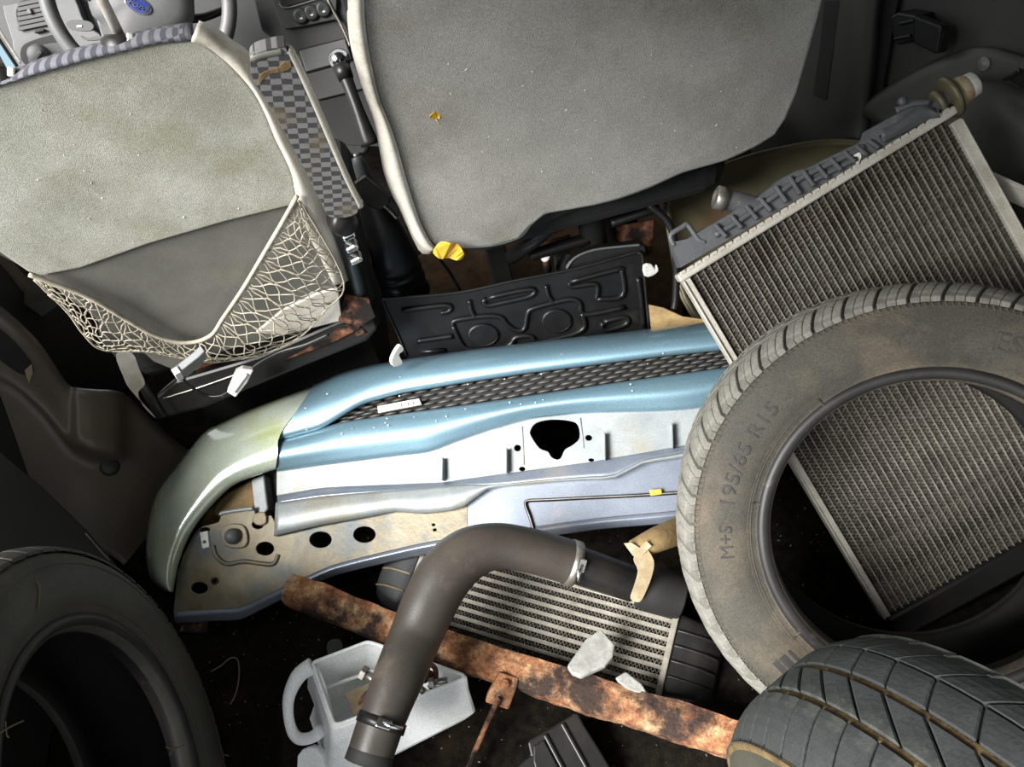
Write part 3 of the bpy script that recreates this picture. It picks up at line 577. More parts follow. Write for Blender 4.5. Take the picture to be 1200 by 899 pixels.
plate('buckle_stem', [(450, 240), (456, 234), (458, 228), (468, 244), (467, 254), (462, 254)], bp_, -.004, .012, 'blackplastic', t, bev=.002)
tube('stem_rib', [bp_.at(450, 241, .002), bp_.at(465, 256, .002)], .0025, 'steel', t, ns=6)

# ---- wires with connectors under the driver seat
t = thing('wire_loom', 'black wire with white plug connectors hanging under the driver seat', 'wire', P(270, 465, 1.42))
tube('wire', [P(*p) for p in ((214, 442, 1.345), (222, 452, 1.37), (240, 463, 1.41), (258, 464, 1.41), (270, 457, 1.41))], .0028, 'blackplastic', t, ns=8)
tube('wire', [P(*p) for p in ((290, 436, 1.41), (306, 424, 1.41), (330, 412, 1.41), (358, 404, 1.40), (385, 392, 1.395))], .0034, 'blackplastic', t, ns=8)
WP = Pl((268, 462, 1.405), (294, 436, 1.40), (282, 436, 1.395))
k = plate('plug', [(266, 460), (276, 436), (284, 432), (297, 434), (290, 448), (276, 466)], WP, .004, .018, 'whitebit', t, bev=.002)
bar('plug_rib', WP.at(273, 460, .006), WP.at(289, 438, .006), .004, .006, 'whitebit', k, up=WP.n, bev=.001)
WQ = Pl((208, 444, 1.345), (243, 414, 1.335), (220, 430, 1.33))
k = plate('socket', [(205, 440), (214, 434), (232, 420), (240, 412), (244, 418), (236, 428), (218, 444), (212, 448)], WQ, .004, .014, 'tank', t, bev=.002)
plate('socket_end', [(205, 440), (212, 436), (216, 444), (210, 448)], WQ, .006, .012, 'whitebit', k, bev=.001)
# ---- lint on the felt
def lint(pl, n, xr, yr, parent, seed):
    rn = random.Random(seed); vv = []; ff = []
    for i in range(n):
        x, y = rn.uniform(*xr), rn.uniform(*yr); y = min(y, fy(bot, x)-rn.uniform(8, 60)) if pl is SR else y; s_ = rn.uniform(.0005, .0011); a, b = boxgeo(frame(pl.at(x, y, .0006), pl.n, pl.e1+pl.e2*rn.uniform(-2, 2)), s_*rn.uniform(1.5, 4), s_, .0008); off = len(vv); vv += a; ff += [[q+off for q in f_] for f_ in b]
    tag(obj('lint', vv, ff, 'whitebit', parent), kind='stuff')
lint(SR, 46, (500, 880), (60, 235), bpy.data.objects['passenger_seat'], 2)
lint(SL, 16, (20, 300), (120, 270), bpy.data.objects['driver_seat'], 4)
# ---- leaves
def leaf(nm, pts, pl, h, label, c_='leaf'):
    o = plate(nm, smooth2(pts, 3, True), pl, h, .0012, c_, None, bev=.0004, hf=lambda x, y: .003*math.sin(x*.3+y*.2)); tag(o, label, 'leaf'); return o
leaf('leaf', Zb([(365, 852), (380, 822), (410, 810), (445, 818), (468, 845), (462, 865), (430, 868), (395, 865)]), SR, .016, 'bright yellow fallen leaf at the passenger seat hem')
leaf('leaf_scrap', Zb([(352, 385), (368, 376), (384, 380), (386, 396), (376, 400), (384, 420), (374, 404), (362, 404), (350, 422), (356, 402)]), SR, .002, 'tiny ochre leaf scrap stuck to the grey felt seat back')
# ================================================================== BUMPER
BP = Pl((205, 718, 1.45), (790, 600, 1.30), (650, 395, 1.44))
t = thing('car_bumper', 'steel blue car bumper with slotted grille and yellowed corner piece', 'bumper', BP.at(400, 700))
def row(px, x0, x1, h, n=24, dy=0): return [BP.at(x, fy(px, x)+dy, h) for x in [x0+(x1-x0)*(i/(n-1))**1.25 for i in range(n)]]
rA = [(365, 455), (400, 440), (430, 432), (470, 424), (560, 411), (650, 400), (740, 390), (830, 379), (900, 371), (1000, 358)]
rB = [(325, 516), (345, 511), (370, 504), (392, 497), (399, 489), (412, 480), (430, 472), (470, 461), (540, 449), (620, 437), (700, 427), (780, 417), (860, 409), (1000, 393)]
rC = [(325, 516), (370, 504), (398, 496), (430, 491), (540, 476), (620, 464), (700, 452), (780, 441), (860, 430), (1000, 413)]
rD = [(324, 552), (380, 544), (500, 529), (555, 509), (608, 493), (640, 488), (678, 484), (800, 480), (860, 470), (1000, 452)]
rE = [(326, 580), (380, 571), (517, 565), (590, 555), (695, 541), (800, 522), (860, 510), (950, 495)]
rF = [(324, 589), (380, 581), (480, 573), (555, 567), (580, 568), (640, 562), (723, 556), (748, 540), (800, 530), (860, 518), (950, 500)]
rG = [(322, 627), (373, 615), (440, 603), (467, 598), (500, 602), (543, 593), (566, 574), (590, 570), (640, 565), (723, 560), (748, 545), (800, 536), (860, 524), (950, 506)]
rH = [(203, 718), (283, 713), (340, 685), (392, 662), (440, 650), (500, 636), (560, 628), (620, 619), (700, 608), (790, 600), (880, 588)]
X1 = 985
def mixrow(a, b, xa0, xb0, f, h, n=24):
    r = []
    for i in range(n):
        s = (i/(n-1))**1.25; xa = xa0+(X1-xa0)*s; xb = xb0+(X1-xb0)*s; x = xa*(1-f)+xb*f; y = fy(a, xa)*(1-f)+fy(b, xb)*f; r.append(BP.at(x, y, h))
    return r
loft('upper_band', [mixrow(rA, rB, 365, 325, -.06, -.06), mixrow(rA, rB, 365, 325, 0, -.022), mixrow(rA, rB, 365, 325, .18, .004), mixrow(rA, rB, 365, 325, .45, .018), mixrow(rA, rB, 365, 325, .8, .018), mixrow(rA, rB, 365, 325, 1.0, .008), mixrow(rA, rB, 365, 325, 1.0, -.012)], 'blue', t, nu=3, nv=4, solid=.0)
loft('lower_band', [mixrow(rC, rD, 325, 324, 0, -.012), mixrow(rC, rD, 325, 324, .0, .004), mixrow(rC, rD, 325, 324, .2, .014), mixrow(rC, rD, 325, 324, .5, .016), mixrow(rC, rD, 325, 324, .82, .006), mixrow(rC, rD, 325, 324, 1.0, -.002), mixrow(rC, rD, 325, 324, 1.03, -.012)], 'blue', t, nu=3, nv=4, solid=.0)
# white flecks of paint dust on the band
# recessed panel with the emblem hole
emb = smooth2(Ze([(692, 660), (690, 640), (710, 615), (760, 604), (820, 608), (848, 622), (854, 665), (830, 690), (805, 705), (792, 732), (778, 738), (760, 730), (748, 712), (720, 700)]), 3, True)
hol = [emb]+[ell(x, y, a, b, 12) for x, y, a, b in ((606.5, 525, 4, 4), (690, 513, 4, 3.5), (612, 549.5, 3.6, 2.6), (693, 539, 3.4, 2))]
xs = [324+(X1-324)*i/22 for i in range(23)]
outl = [(x, fy(rD, x)-2) for x in xs]+[(x, fy(rE, x)+1) for x in reversed(xs) if x < 950]
plate('recess_panel', outl, BP, -.010, .004, 'silver', t, holes=hol, bev=.0008)
for x0, y0, x1, y1 in ((519.5, 537, 519, 563), (594, 526, 594, 554), (708.5, 508, 709, 540), (787, 497, 788, 526)):
    bar('stiffening_rib', BP.at(x0, y0, -.004), BP.at(x1, y1, -.002), .004, .018, 'silver', t, up=BP.n, bev=.001)
for x0, y0, x1, y1 in ((612, 500, 614, 545), (680, 490, 684, 525)):
    tube('pressed_line', [BP.at(x0, y0, -.0095), BP.at(x1, y1, -.0095)], .0012, 'silver', t, ns=6)
loft('step', [row(rE, 325, 950, -.011), row(rE, 325, 950, -.004, dy=2), row(rF, 325, 950, .006), ], 'bluesoft', t, nu=2, nv=3, solid=.003)
loft('shelf', [row(rF, 323, 950, .006), row([(x, (fy(rF, x)+fy(rG, x))/2) for x in range(320, 951, 10)], 322, 950, .012), row(rG, 321, 950, .006), row(rG, 321, 950, -.012, dy=1)], 'silver', t, nu=2, nv=3, solid=.003)
# flange with bolt holes
xs1 = [322, 345, 373, 405, 440, 467, 500, 530, 548]
fl = [(203, 718), (205, 700), (208, 672), (214, 652), (226, 628), (234, 618), (256, 612), (260, 602), (298, 597), (300, 606), (318, 604), (322, 612)]+[(x, fy(rG, x)) for x in xs1]+[(x, fy(rH, x)) for x in (548, 500, 470, 440, 415, 392, 366, 340, 312, 283, 245)]
fh = [ell(375.5, 632.5, 13, 9.5, 20), ell(427, 626.5, 13, 9.5, 20), ell(310.5, 643, 10.5, 8, 20), ell(302, 614.5, 7, 5.5, 14), ell(233.5, 689, 10, 7, 18), ell(252, 681, 4.5, 3.6, 12), ell(240, 621, 6, 3, 12), ell(508, 615, 2, 1.6, 8), ell(509.5, 621, 2.2, 1.8, 8)]
plate('flange', fl, BP, -.010, .004, 'flange', t, holes=fh, bev=.0008)
bl = [(548, fy(rG, 548))]+[(x, fy(rG, x)) for x in (566, 590, 640, 680, 723, 748, 780, 830, 890)]+[(x, fy(rH, x)) for x in (890, 840, 790, 745, 700, 660, 620, 585, 548)]
plate('lower_lip', bl, BP, -.010, .004, 'bluesoft', t, bev=.0008)
loft('rolled_edge', [row(rH, 204, 890, -.009, dy=-1), row(rH, 204, 890, -.006, dy=4), row(rH, 204, 890, -.012, dy=8), row(rH, 206, 890, -.022, dy=13)], 'bluesoft', t, nu=2, nv=3, solid=.002)
sl = [BP.at(*p, -.006) for p in ((625, 620), (621, 606), (616, 592), (619, 587), (640, 586), (700, 583), (760, 580), (830, 575))]
tube('rubber_seal', sl, .003, 'blackplastic', t, ns=8)
tube('seal_wire', [p+BP.n*.003 for p in sl], .0012, 'steel', t, ns=6)
plate('yellow_clip', [(761, 574), (775, 573), (776, 579), (762, 581)], BP, .0, .008, 'leaf', t)
tube('pressed_edge', [BP.at(*p, -.004) for p in ((723, 558), (740, 543), (762, 538))], .0025, 'bluesoft', t, ns=8)
# left bracket details
IP = lambda pts, h: [BP.at(x, y, h) for x, y in pts]
tube('pocket_edge', IP([(250, 640), (254, 652), (266, 661), (285, 658), (302, 660), (320, 661), (326, 650)], -.009), .0045, 'flange', t, ns=8)
tube('pocket_edge', IP([(258, 603), (262, 601), (280, 598), (297, 596)], -.008), .004, 'silver', t, ns=8)
plate('housing', [(216, 655), (226, 630), (243, 600), (264, 578), (312, 553), (318, 602), (300, 612), (258, 622)], BP, -.055, .006, 'tan', t)
plate('housing_block', smooth2([(262, 582), (285, 568), (296, 566), (296, 600), (280, 604), (262, 606), (250, 600)], 3, True), BP, -.035, .02, 'tan', t, bev=.006)
pt = plate('strut', [(294, 562), (309, 556), (314, 596), (308, 604), (298, 600)], BP, -.020, .03, 'silver', t, bev=.003)
plate('dark_gap', [(310, 553), (322, 546), (326, 560), (325, 585), (318, 604), (312, 590)], BP, -.045, .006, 'blackmatte', t)
plate('strut_foot', smooth2([(298, 602), (310, 600), (312, 612), (304, 616), (296, 612)], 2, True), BP, -.004, .01, 'flange', pt, bev=.002)
bs = plate('ball_seat', smooth2([(258, 622), (268, 614), (285, 616), (290, 632), (284, 642), (264, 640)], 3, True), BP, -.004, .012, 'flange', t, bev=.003)
lathe('ball_socket', [(.015*math.cos(a), .015*math.sin(a)) for a in [math.pi*i/12 for i in range(13)]], frame(BP.at(272.5, 628.5, .002), BP.n), 'tank', bs, ns=20)
plate('clip', [(234, 624), (243, 622), (245, 641), (237, 643)], BP, -.006, .006, 'whitebit', t, holes=[ell(239.5, 635, 2.4, 2.2, 8)], bev=.0006)
lathe('rivet_ring', [(0, .007), (.003, .007), (.003, .0045), (-.004, .0045)], frame(BP.at(252, 681, -.010), BP.n), 'rust', t, ns=16)
# yellowed corner piece
O_ = [(365, 457), (301, 480), (262, 498), (238, 512), (207, 551), (182, 588), (172, 642), (177, 677), (193, 693)]
Mi = [(328, 510), (288, 526), (262, 540), (245, 553), (222, 582), (203, 612), (190, 652), (190, 680), (198, 693)]
I_ = [(323, 549), (290, 560), (275, 567), (262, 577), (240, 601), (222, 627), (210, 657), (205, 681), (203, 694)]
mid = lambda a, b, f: [(p[0]*(1-f)+q[0]*f, p[1]*(1-f)+q[1]*f) for p, q in zip(a, b)]
rows = [IP(mid(O_, Mi, -.08), -.07), IP(O_, -.035), IP(mid(O_, Mi, .4), .006), IP(Mi, .022), IP(mid(Mi, I_, .55), .022), IP(I_, .006), IP(mid(Mi, I_, 1.02), -.03)]
loft('corner_piece', rows, 'yellowclear', t, nu=4, nv=4, solid=.0)
# grille slot
gb = plate('grille_backing', [(399, 492)]+[(x, fy(rB, x)-2) for x in (412, 430, 470, 540, 620, 700, 780, 860, 980)]+[(x, fy(rC, x)+2) for x in (980, 860, 780, 700, 620, 540, 430, 399)], BP, -.016, .004, 'blackmatte', t)
rnd = random.Random(3); sm = None
gdir = (BP.at(700, 439)-BP.at(600, 454)).normalized(); gy = BP.n.cross(gdir)
for rr_ in range(5):
    f_ = (rr_+.5)/5; x = 404.0+(rr_ % 2)*9
    while x < 960:
        y0, y1 = fy(rB, x), fy(rC, x)
        if y1-y0 > 6 and x < 870:
            c = BP.at(x, y0+(y1-y0)*f_, -.008)
            if sm is None:
                vv, ff = tubegeo([V((-.0135, 0, 0)), V((-.008, 0, .0012)), V((0, 0, .002)), V((.008, 0, .0012)), V((.0135, 0, 0))], [.0006, .0022, .0028, .0022, .0006], 6)
                q = obj('grille_slat', vv, ff, 'grille', t, smooth=True, local=True); sm = q.data
            else:
                q = bpy.data.objects.new('grille_slat', sm); link(q, t)
            q.matrix_local = WM[t.name].inverted() @ frame(c, BP.n, (gdir+gy*.05))
        x += 18
# chrome badge on the grille
bq = [(442, 476), (491, 467), (494, 474), (443, 484)]
k = plate('grille_badge', bq, BP, .002, .005, 'alu', t, bev=.0008)
for x in (470, 478, 484): bar('badge_mark', BP.at(x, fy([(442, 478), (492, 469)], x), .0025), BP.at(x+1, fy([(442, 482), (492, 473)], x), .0025), .002, .0012, 'tank', k, up=BP.n, bev=0)
rnd = random.Random(11)
vv = []; ff = []
for i in range(38):
    x = rnd.uniform(340, 800); y = fy(rC, x)+rnd.uniform(2, 14) if rnd.random() < .5 and x > 400 else (fy(rA, x)+rnd.uniform(12, 40) if x > 370 else rnd.uniform(470, 505))
    s_ = rnd.uniform(.0006, .0014); a, b = boxgeo(frame(BP.at(x, y, .0185), BP.n, gdir+gy*rnd.uniform(-1, 1)), s_*2.2, s_*1.4, .0012); off = len(vv); vv += a; ff += [[q+off for q in f_] for f_ in b]

tag(obj('paint_flecks', vv, ff, 'whitebit', t), kind='stuff')

# ---- olive dish behind the radiator
OP = Pl((780, 228, 1.56), (1000, 167, 1.52), (820, 380, 1.58))
oo = smooth2([(781, 232), (800, 216), (832, 200), (875, 184), (920, 173), (962, 166), (1004, 166), (1050, 176), (1085, 205), (1090, 260), (1060, 320), (990, 370), (900, 395), (835, 390), (800, 350), (786, 290)], 3, True)
t = thing('metal_pan', 'rusty olive metal pan standing behind the radiator', 'pan', OP.at(900, 390))
cx, cy = 930, 285; rr = []
for s_, h in ((1.0, -.006), (1.0, .004), (.97, .006), (.955, -.002), (.90, -.022), (.75, -.034), (.4, -.038), (.02, -.038)): rr.append([OP.at(cx+(x-cx)*s_, cy+(y-cy)*s_, h) for x, y in oo])
grid('pan_body', rr, 'olive', t, closed=True, solid=.002)
tube('pan_rim', [OP.at(x, y, .002) for x, y in oo[::3]], .0038, 'olive', t, ns=8, n=3, closed=True)

# ---- black embossed plastic shield behind the bumper
HP = Pl((447, 350, 1.51), (750, 296, 1.48), (470, 420, 1.57))
t = thing('splash_shield', 'black embossed plastic shield standing behind the blue bumper', 'shield', HP.at(610, 420))
so = Ze([(192, 205), (215, 198), (440, 180), (640, 138), (850, 97), (1035, 45), (1056, 46), (1066, 60), (1074, 150), (1088, 300)])+[(761, 389), (600, 408), (482, 430), (474, 412)]
sb = plate('sheet', so, HP, .0, .004, 'shield', t, bev=.001)
tube('rolled_edge', [HP.at(*p, .002) for p in Ze([(276, 392), (240, 305), (195, 207), (215, 199), (440, 181), (640, 139), (850, 98), (1035, 47), (1054, 48), (1065, 62), (1073, 150), (1087, 300)])], .0028, 'blackplastic', t, ns=8, n=4)
def emboss(pts, r=.0055, closed=False, m='shield'): tube('pressed_rib', [HP.at(*p, .0015) for p in Ze(pts)], r, m, t, ns=8, n=4, closed=closed)
emboss([(260, 240), (330, 230), (415, 222), (420, 240), (390, 248)])
emboss([(545, 200), (690, 168), (692, 190), (600, 212), (545, 222)], closed=True)
emboss([(485, 205), (492, 240), (505, 262)]); emboss([(742, 155), (750, 190), (765, 212)])
emboss([(430, 290), (440, 272), (540, 258), (590, 262), (610, 285), (640, 305), (670, 300), (680, 250), (700, 232), (780, 210), (830, 202), (855, 215), (862, 248), (905, 250), (1005, 228)])
emboss([(430, 290), (455, 345), (480, 368), (550, 372), (620, 355), (640, 330), (690, 325), (712, 345), (790, 330), (850, 312), (872, 290), (862, 248)])
emboss([(310, 342), (380, 332), (430, 325)]); emboss([(318, 378), (405, 372)], .0045)
emboss([(820, 145), (980, 103), (995, 110), (998, 190), (910, 202)]); emboss([(820, 145), (830, 160), (900, 150), (915, 165), (910, 202)])
emboss([(935, 280), (1005, 262), (1010, 285), (940, 305)], closed=True)
emboss([(1050, 130), (1060, 200), (1068, 295)])
for x, y, a, b in ((532, 322, 48, 34), (778, 275, 46, 36)):
    pts = Ze(ell(x, y, a, b, 20)); plate('pressed_dome', pts, HP, .006, .006, 'shield', t, bev=.003)
    tube('dome_ring', [HP.at(*p, .002) for p in Ze(ell(x, y, a*1.0, b*1.0, 16))], .0035, 'shield', t, ns=6, n=2, closed=True)
# second dark plastic piece behind it
H2 = Pl((665, 315, 1.5), (750, 290, 1.48), (700, 340, 1.52))
t = thing('plastic_cover', 'dark plastic cover behind the embossed shield under the seat', 'cover', H2.at(700, 330))
plate('cover_body', smooth2([(662, 318), (672, 302), (695, 292), (728, 288), (752, 286), (756, 300), (740, 330), (680, 345)], 3, True), H2, 0, .025, 'blackplastic', t, bev=.006)
tube('cover_edge', [H2.at(*p, .003) for p in ((664, 315), (674, 302), (696, 293), (728, 289), (750, 287))], .0025, 'tank', t, ns=6)
o = plate('cardboard_scrap', [(760, 358), (778, 362), (800, 372), (828, 376), (822, 388), (790, 395), (764, 398)], Pl((762, 360, 1.50), (828, 378, 1.48), (790, 395, 1.53)), 0, .004, 'tan', None, bev=.001)
tag(o, 'tan cardboard scrap tucked behind the right of the bumper', 'cardboard')
o = plate('plastic_clip', smooth2([(459, 422), (466, 408), (471, 405), (473, 411), (468, 416), (472, 426), (462, 430)], 3, True), Pl((460, 424, 1.44), (474, 404, 1.44), (470, 430, 1.46)), 0, .008, 'whitebit', None, bev=.002)
tag(o, 'small off white plastic clip beside the embossed shield', 'clip')
o = plate('plastic_tab', smooth2([(755, 312), (764, 310), (768, 316), (770, 311), (772, 318), (764, 324), (756, 324)], 2, True), Pl((756, 320, 1.47), (770, 312, 1.47), (764, 326, 1.48)), 0, .008, 'whitebit', None, bev=.002)
tag(o, 'small pale plastic tab behind the corner of the embossed shield', 'clip')

# ================================================================== RADIATOR
rTL, rTR, rBL = P(808, 325, 1.195), P(1110, 140, 1.155), P(1040, 725, 1.247)
RP = pl_on(rTL, (rTR-rTL).cross(rBL-rTL)); RP.e1 = (rTR-rTL).normalized(); RP.e2 = RP.n.cross(RP.e1)
RM = RP.mat(rTL)                            # local x along the header, -y down the core, z towards the camera
Wd = (rTR-rTL).length; Ln = .625
t = thing('car_radiator', 'aluminium car radiator with grey plastic top tank leaning behind the tyre', 'radiator', None, RM)
def lbox(nm, lo, hi, m, parent=t, bev=.001):
    lo, hi = V(lo), V(hi); vv, ff = boxgeo(Matrix.Translation((lo+hi)/2), *tuple(hi-lo)); return obj(nm, vv, ff, m, parent, local=True, bev=bev)
nt_ = 38; pitch = Wd/nt_
fin = None; tb = None; nz_ = 190
for i in range(nt_+1):
    x = i*pitch
    if 0 < i < nt_:
        if tb is None: q = lbox('tube', (-.0006, -Ln, -.013), (.0006, 0, .0004), 'alutube', bev=0); tb = q.data
        else: q = bpy.data.objects.new('tube', tb); link(q, t)
        q.location = (x, 0, 0)
    if i < nt_:
        if fin is None:
            vv = []; ff = []; a0, a1 = .0012, pitch-.0012
            for k in range(nz_+1):
                y = -Ln*k/nz_; xx = a0 if k % 2 else a1; vv += [V((xx, y, -.0004)), V((xx, y, -.0045))]
                if k: b = 2*k; ff.append((b-2, b, b+1, b-1))
            q = obj('fin_strip', vv, ff, 'fin', t, local=True); fin = q.data
        else: q = bpy.data.objects.new('fin_strip', fin); link(q, t)
        q.location = (x, 0, 0)
lbox('core_back', (0, -Ln, -.016), (Wd, 0, -.0048), 'fin'); lbox('bottom_tank', (-.01, -Ln-.045, -.02), (Wd+.01, -Ln, .006), 'blackplastic', bev=.006)
sp_ = lbox('side_plate', (-.013, -Ln, -.018), (.0, .0, .004), 'alu'); lbox('plate_lip', (-.013, -Ln, .004), (-.010, 0, .008), 'alu', sp_)
sp_ = lbox('side_plate', (Wd, -Ln, -.018), (Wd+.016, -.008, .004), 'alu'); lbox('plate_lip', (Wd+.013, -Ln, .004), (Wd+.016, -.01, .008), 'alu', sp_)
lbox('header', (-.016, 0, -.022), (Wd+.016, .013, .007), 'alu', bev=.003)
for k in range(34): lbox('crimp_tab', (-.010+k*(Wd+.02)/34, .010, .0), (-.010+k*(Wd+.02)/34+.009, .0145, .0082), 'alu', bev=.001) if k == 0 else None
cr = [o_ for o_ in t.children if o_.name.startswith('crimp_tab')][0]
for k in range(1, 34):
    q = bpy.data.objects.new('crimp_tab', cr.data); link(q, t); q.location = (k*(Wd+.02)/34, 0, 0)
# plastic tank: outline traced on the core plane
inv = RM.inverted()
RL = lambda x, y, h=0: inv @ RP.at(x, y, h)
def lplate(nm, px, z0, th, m, par, bev=.002): return plate(nm, px, RP, z0, th, m, par, bev=bev)
edge_ = [inv @ p for p in (RP.at(800, 311), RP.at(1108, 130))]
up_ = [(792, 298), (788, 284), (806, 280), (829, 266), (843, 258), (853, 252), (867, 243), (885, 234), (918, 208), (934, 200), (946, 197), (997, 172), (1018, 162), (1022, 150), (1060, 129), (1081, 119), (1093, 124), (1102, 136)]
low_ = [(x, fy([(792, 316), (1108, 131)], x)) for x in (1102, 1081, 1060, 1018, 946, 885, 829, 798)]
tk = lplate('top_tank', up_+[(a, b+1) for a, b in low_], .004, .034, 'tank', t, bev=.006)
# ribs across the tank
for i, x in enumerate((850, 868, 886, 902, 920, 936, 952, 968, 984, 1000, 1014, 1028)):
    yb = fy([(792, 312), (1108, 128)], x); p0 = RP.at(x, yb, .006); ytop = fy(up_[2:], x-11); p1 = RP.at(x-13, fy(up_[2:], x-13)+2, .004)
    bar('tank_rib', p0, p1, .005, .018, 'tank', t, up=RP.n, bev=.001)
tube('tank_ridge', [RP.at(*p, .006) for p in ((838, 276), (872, 255), (905, 232), (940, 208), (985, 186), (1012, 172))], .0045, 'tank', t, ns=8)
tube('tank_ridge', [RP.at(*p, .007) for p in ((950, 214), (976, 200), (1004, 186))], .004, 'tank', t, ns=8)
rows = [[RP.at(*p, h) for p in pts] for pts, h in (([(1030, 150), (1050, 142), (1066, 128), (1082, 119), (1096, 126)], .0), ([(1034, 158), (1054, 150), (1070, 136), (1085, 128), (1098, 133)], .016), ([(1036, 168), (1056, 158), (1076, 148), (1090, 140), (1102, 138)], .008))]
loft('tank_lobe', rows, 'tank', t, nu=4, nv=4, solid=.01)
plate('white_mark', [(999, 180), (1008, 175), (1010, 184), (1006, 193), (1000, 188)], RP, .0075, .004, 'whitebit', t, bev=.001)
# mounting loop at the left end
tube('mount_loop', [RP.at(*p, .002) for p in ((790, 288), (786, 276), (800, 266), (806, 264), (818, 280), (826, 284))], .004, 'tank', t, ns=8)
# outlet pipe
ax = RP.at(842, 232, -.004)-RP.at(886, 242, -.006)
tube('outlet_pipe', [RP.at(896, 246, -.012), RP.at(868, 238, -.008), RP.at(842, 232, -.004)], [.0165, .0155, .015], 'tank', t, ns=20)
lathe('pipe_collar', [(-.012, .015), (-.012, .018), (.004, .018), (.006, .015), (-.03, .013)], frame(RP.at(842, 232, -.004), ax), 'steel', t, ns=24)
# filler neck with cap
a0, a1 = RP.at(1086, 130, -.012), RP.at(1143, 97, -.004); fx = (a1-a0); L_ = fx.length
fm = frame(a0, fx)
lathe('filler_neck', [(-.02, 0), (-.02, .012), (L_*.22, .014), (L_*.24, .012), (L_*.55, .012)], fm, 'tank', t, ns=24)
lathe('neck_ring', [(L_*.18, .012), (L_*.18, .020), (L_*.27, .021), (L_*.30, .012)], fm, 'olive', t, ns=28)
lathe('neck_flange', [(L_*.42, .012), (L_*.42, .030), (L_*.47, .032), (L_*.54, .031), (L_*.56, .018)], fm, 'olive', t, ns=32)
lathe('cap', [(L_*.52, .015), (L_*.60, .022), (L_*.80, .021), (L_*.84, .019)], fm, 'cream', t, ns=28)
lathe('cap_end', [(L_*.80, .0195), (L_*.98, .018), (L_*1.02, .014), (L_*1.02, 0)], fm, 'whitebit', t, ns=28)
tube('neck_bracket', [RP.at(1050, 130, .0), RP.at(1068, 122, .004), RP.at(1088, 120, .004)], .005, 'tank', t, ns=8)
lathe('bracket_bolt', [(0, 0), (0, .006), (.012, .006), (.012, 0)], frame(RP.at(1055, 120, .0), RP.n), 'tank', t, ns=14)
# ---- pale bar and cables to the right of it
WB = Pl((1145, 205, 1.22), (1230, 250, 1.16), (1200, 250, 1.2))
o = plate('metal_strip', [(1143, 206), (1148, 202), (1158, 203), (1240, 240), (1240, 262), (1160, 226), (1150, 220)], WB, 0, .006, 'alu', None, holes=[ell(1150, 210, 3, 2, 10)], bev=.001)
tag(o, 'pale metal strip with a hole poking out behind the radiator', 'metal strip')
for k in range(3):
    o = tube('cable', [P(1180+2*k, 268+6*k, 1.24), P(1196, 280+6*k, 1.23), P(1235, 296+7*k, 1.20)], .0032, 'glassblue' if k else 'whitebit', ns=8)
    tag(o, ['white thin cable beside the radiator side plate', 'pale blue thin cable next to the white one beside the radiator', 'lowest pale blue thin cable beside the radiator'][k], 'cable', 'cables beside the radiator')
# ================================================================== TYRES
def block_mesh(a0, a1, w0, skew, rb, rt, na=3, bow=0.0):
    """one tread block in tyre space: axial a0..a1, angular width w0, skewed across its width; rt(a) outer radius"""
    vv = []; ff = []
    for i in range(na+1):
        s_ = i/na; a = a0+(a1-a0)*s_; c0 = skew*s_+bow*math.sin(math.pi*s_)
        for r in (rb, rt(a)):
            for k in (-.5, 0, .5): q = c0+w0*k; vv.append(V((r*math.cos(q), r*math.sin(q), a)))
    for i in range(na):
        b = i*6; c = b+6
        ff += [(b+3, b+4, c+4, c+3), (b+4, b+5, c+5, c+4), (b, b+3, c+3, c), (b+2, c+2, c+5, b+5)]
    e = na*6; ff += [(0, 1, 4, 3), (1, 2, 5, 4), (e, e+3, e+4, e+1), (e+1, e+4, e+5, e+2)]
    return vv, ff
def lamella_mesh(a0, a1, w0, skew, rb, rt, na=3):
    vv = []; ff = []
    for k, dr in ((-1, 0), (0, .0004), (1, 0)):
        a, b = block_mesh(a0, a1, w0/3-.0022, skew, rb, lambda x: rt(x)+dr, na); rot = Matrix.Rotation(k*w0/3, 3, 'Z'); off = len(vv); vv += [rot @ v for v in a]; ff += [[i+off for i in f_] for f_ in b]
    return vv, ff
def tyre_root(name, label, cx, axis, up=None):
    return thing(name, label, 'tyre', None, frame(V(cx), V(axis), up))
def ring_blocks(t, n, args, m, name='tread_block', off=0, bev=.0015, fn=block_mesh):
    vv, ff = fn(*args); q = obj(name, vv, ff, m, t, local=True, bev=bev); me = q.data; q.rotation_euler.z = off
    for k in range(1, n):
        r = bpy.data.objects.new(name, me); link(r, t); r.rotation_euler.z = off+2*math.pi*k/n
        if bev:
            md = r.modifiers.new('bev', 'BEVEL'); md.width = bev; md.segments = 1; md.limit_method = 'ANGLE'; md.angle_limit = math.radians(35)
def arc_text(t, txt, size, r, a_start, za, m='tyreletter', name='lettering', sp=1.0):
    vv, ff = textmesh(txt, size, .0007)
    out = []
    for v in vv:
        rr_ = r+v.y; q = a_start-(v.x*sp)/r; z = za(rr_)+v.z; out.append(V((rr_*math.cos(q), rr_*math.sin(q), z)))
    return obj(name, out, ff, m, t, local=True)
def interp(tab): return lambda r: fy(tab, r)
HALF = [(.070, .193), (.084, .195), (.088, .203), (.086, .212), (.0865, .2145), (.0945, .226), (.098, .238), (.099, .252), (.097, .268), (.092, .284), (.0885, .292)]
def casing(half, rsh, rtr):
    out = half+[(.078, rsh), (.06, rtr-.002), (.03, rtr), (0, rtr)]
    full = out+[(-a, r) for a, r in reversed(out[:-1])]
    return full
LINER = [(.0705, .1932), (.0605, .1978)]+[(-a, r) for a, r in [(-.078, .24), (-.07, .275), (-.04, .292), (0, .2955), (.04, .292), (.07, .275), (.078, .24)]]+[(-.0605, .1978), (-.0705, .1932)]
def liner(t):
    vv, ff = lathegeo(LINER, 96); obj('inner_liner', vv, ff, 'liner', t, smooth=True, local=True)
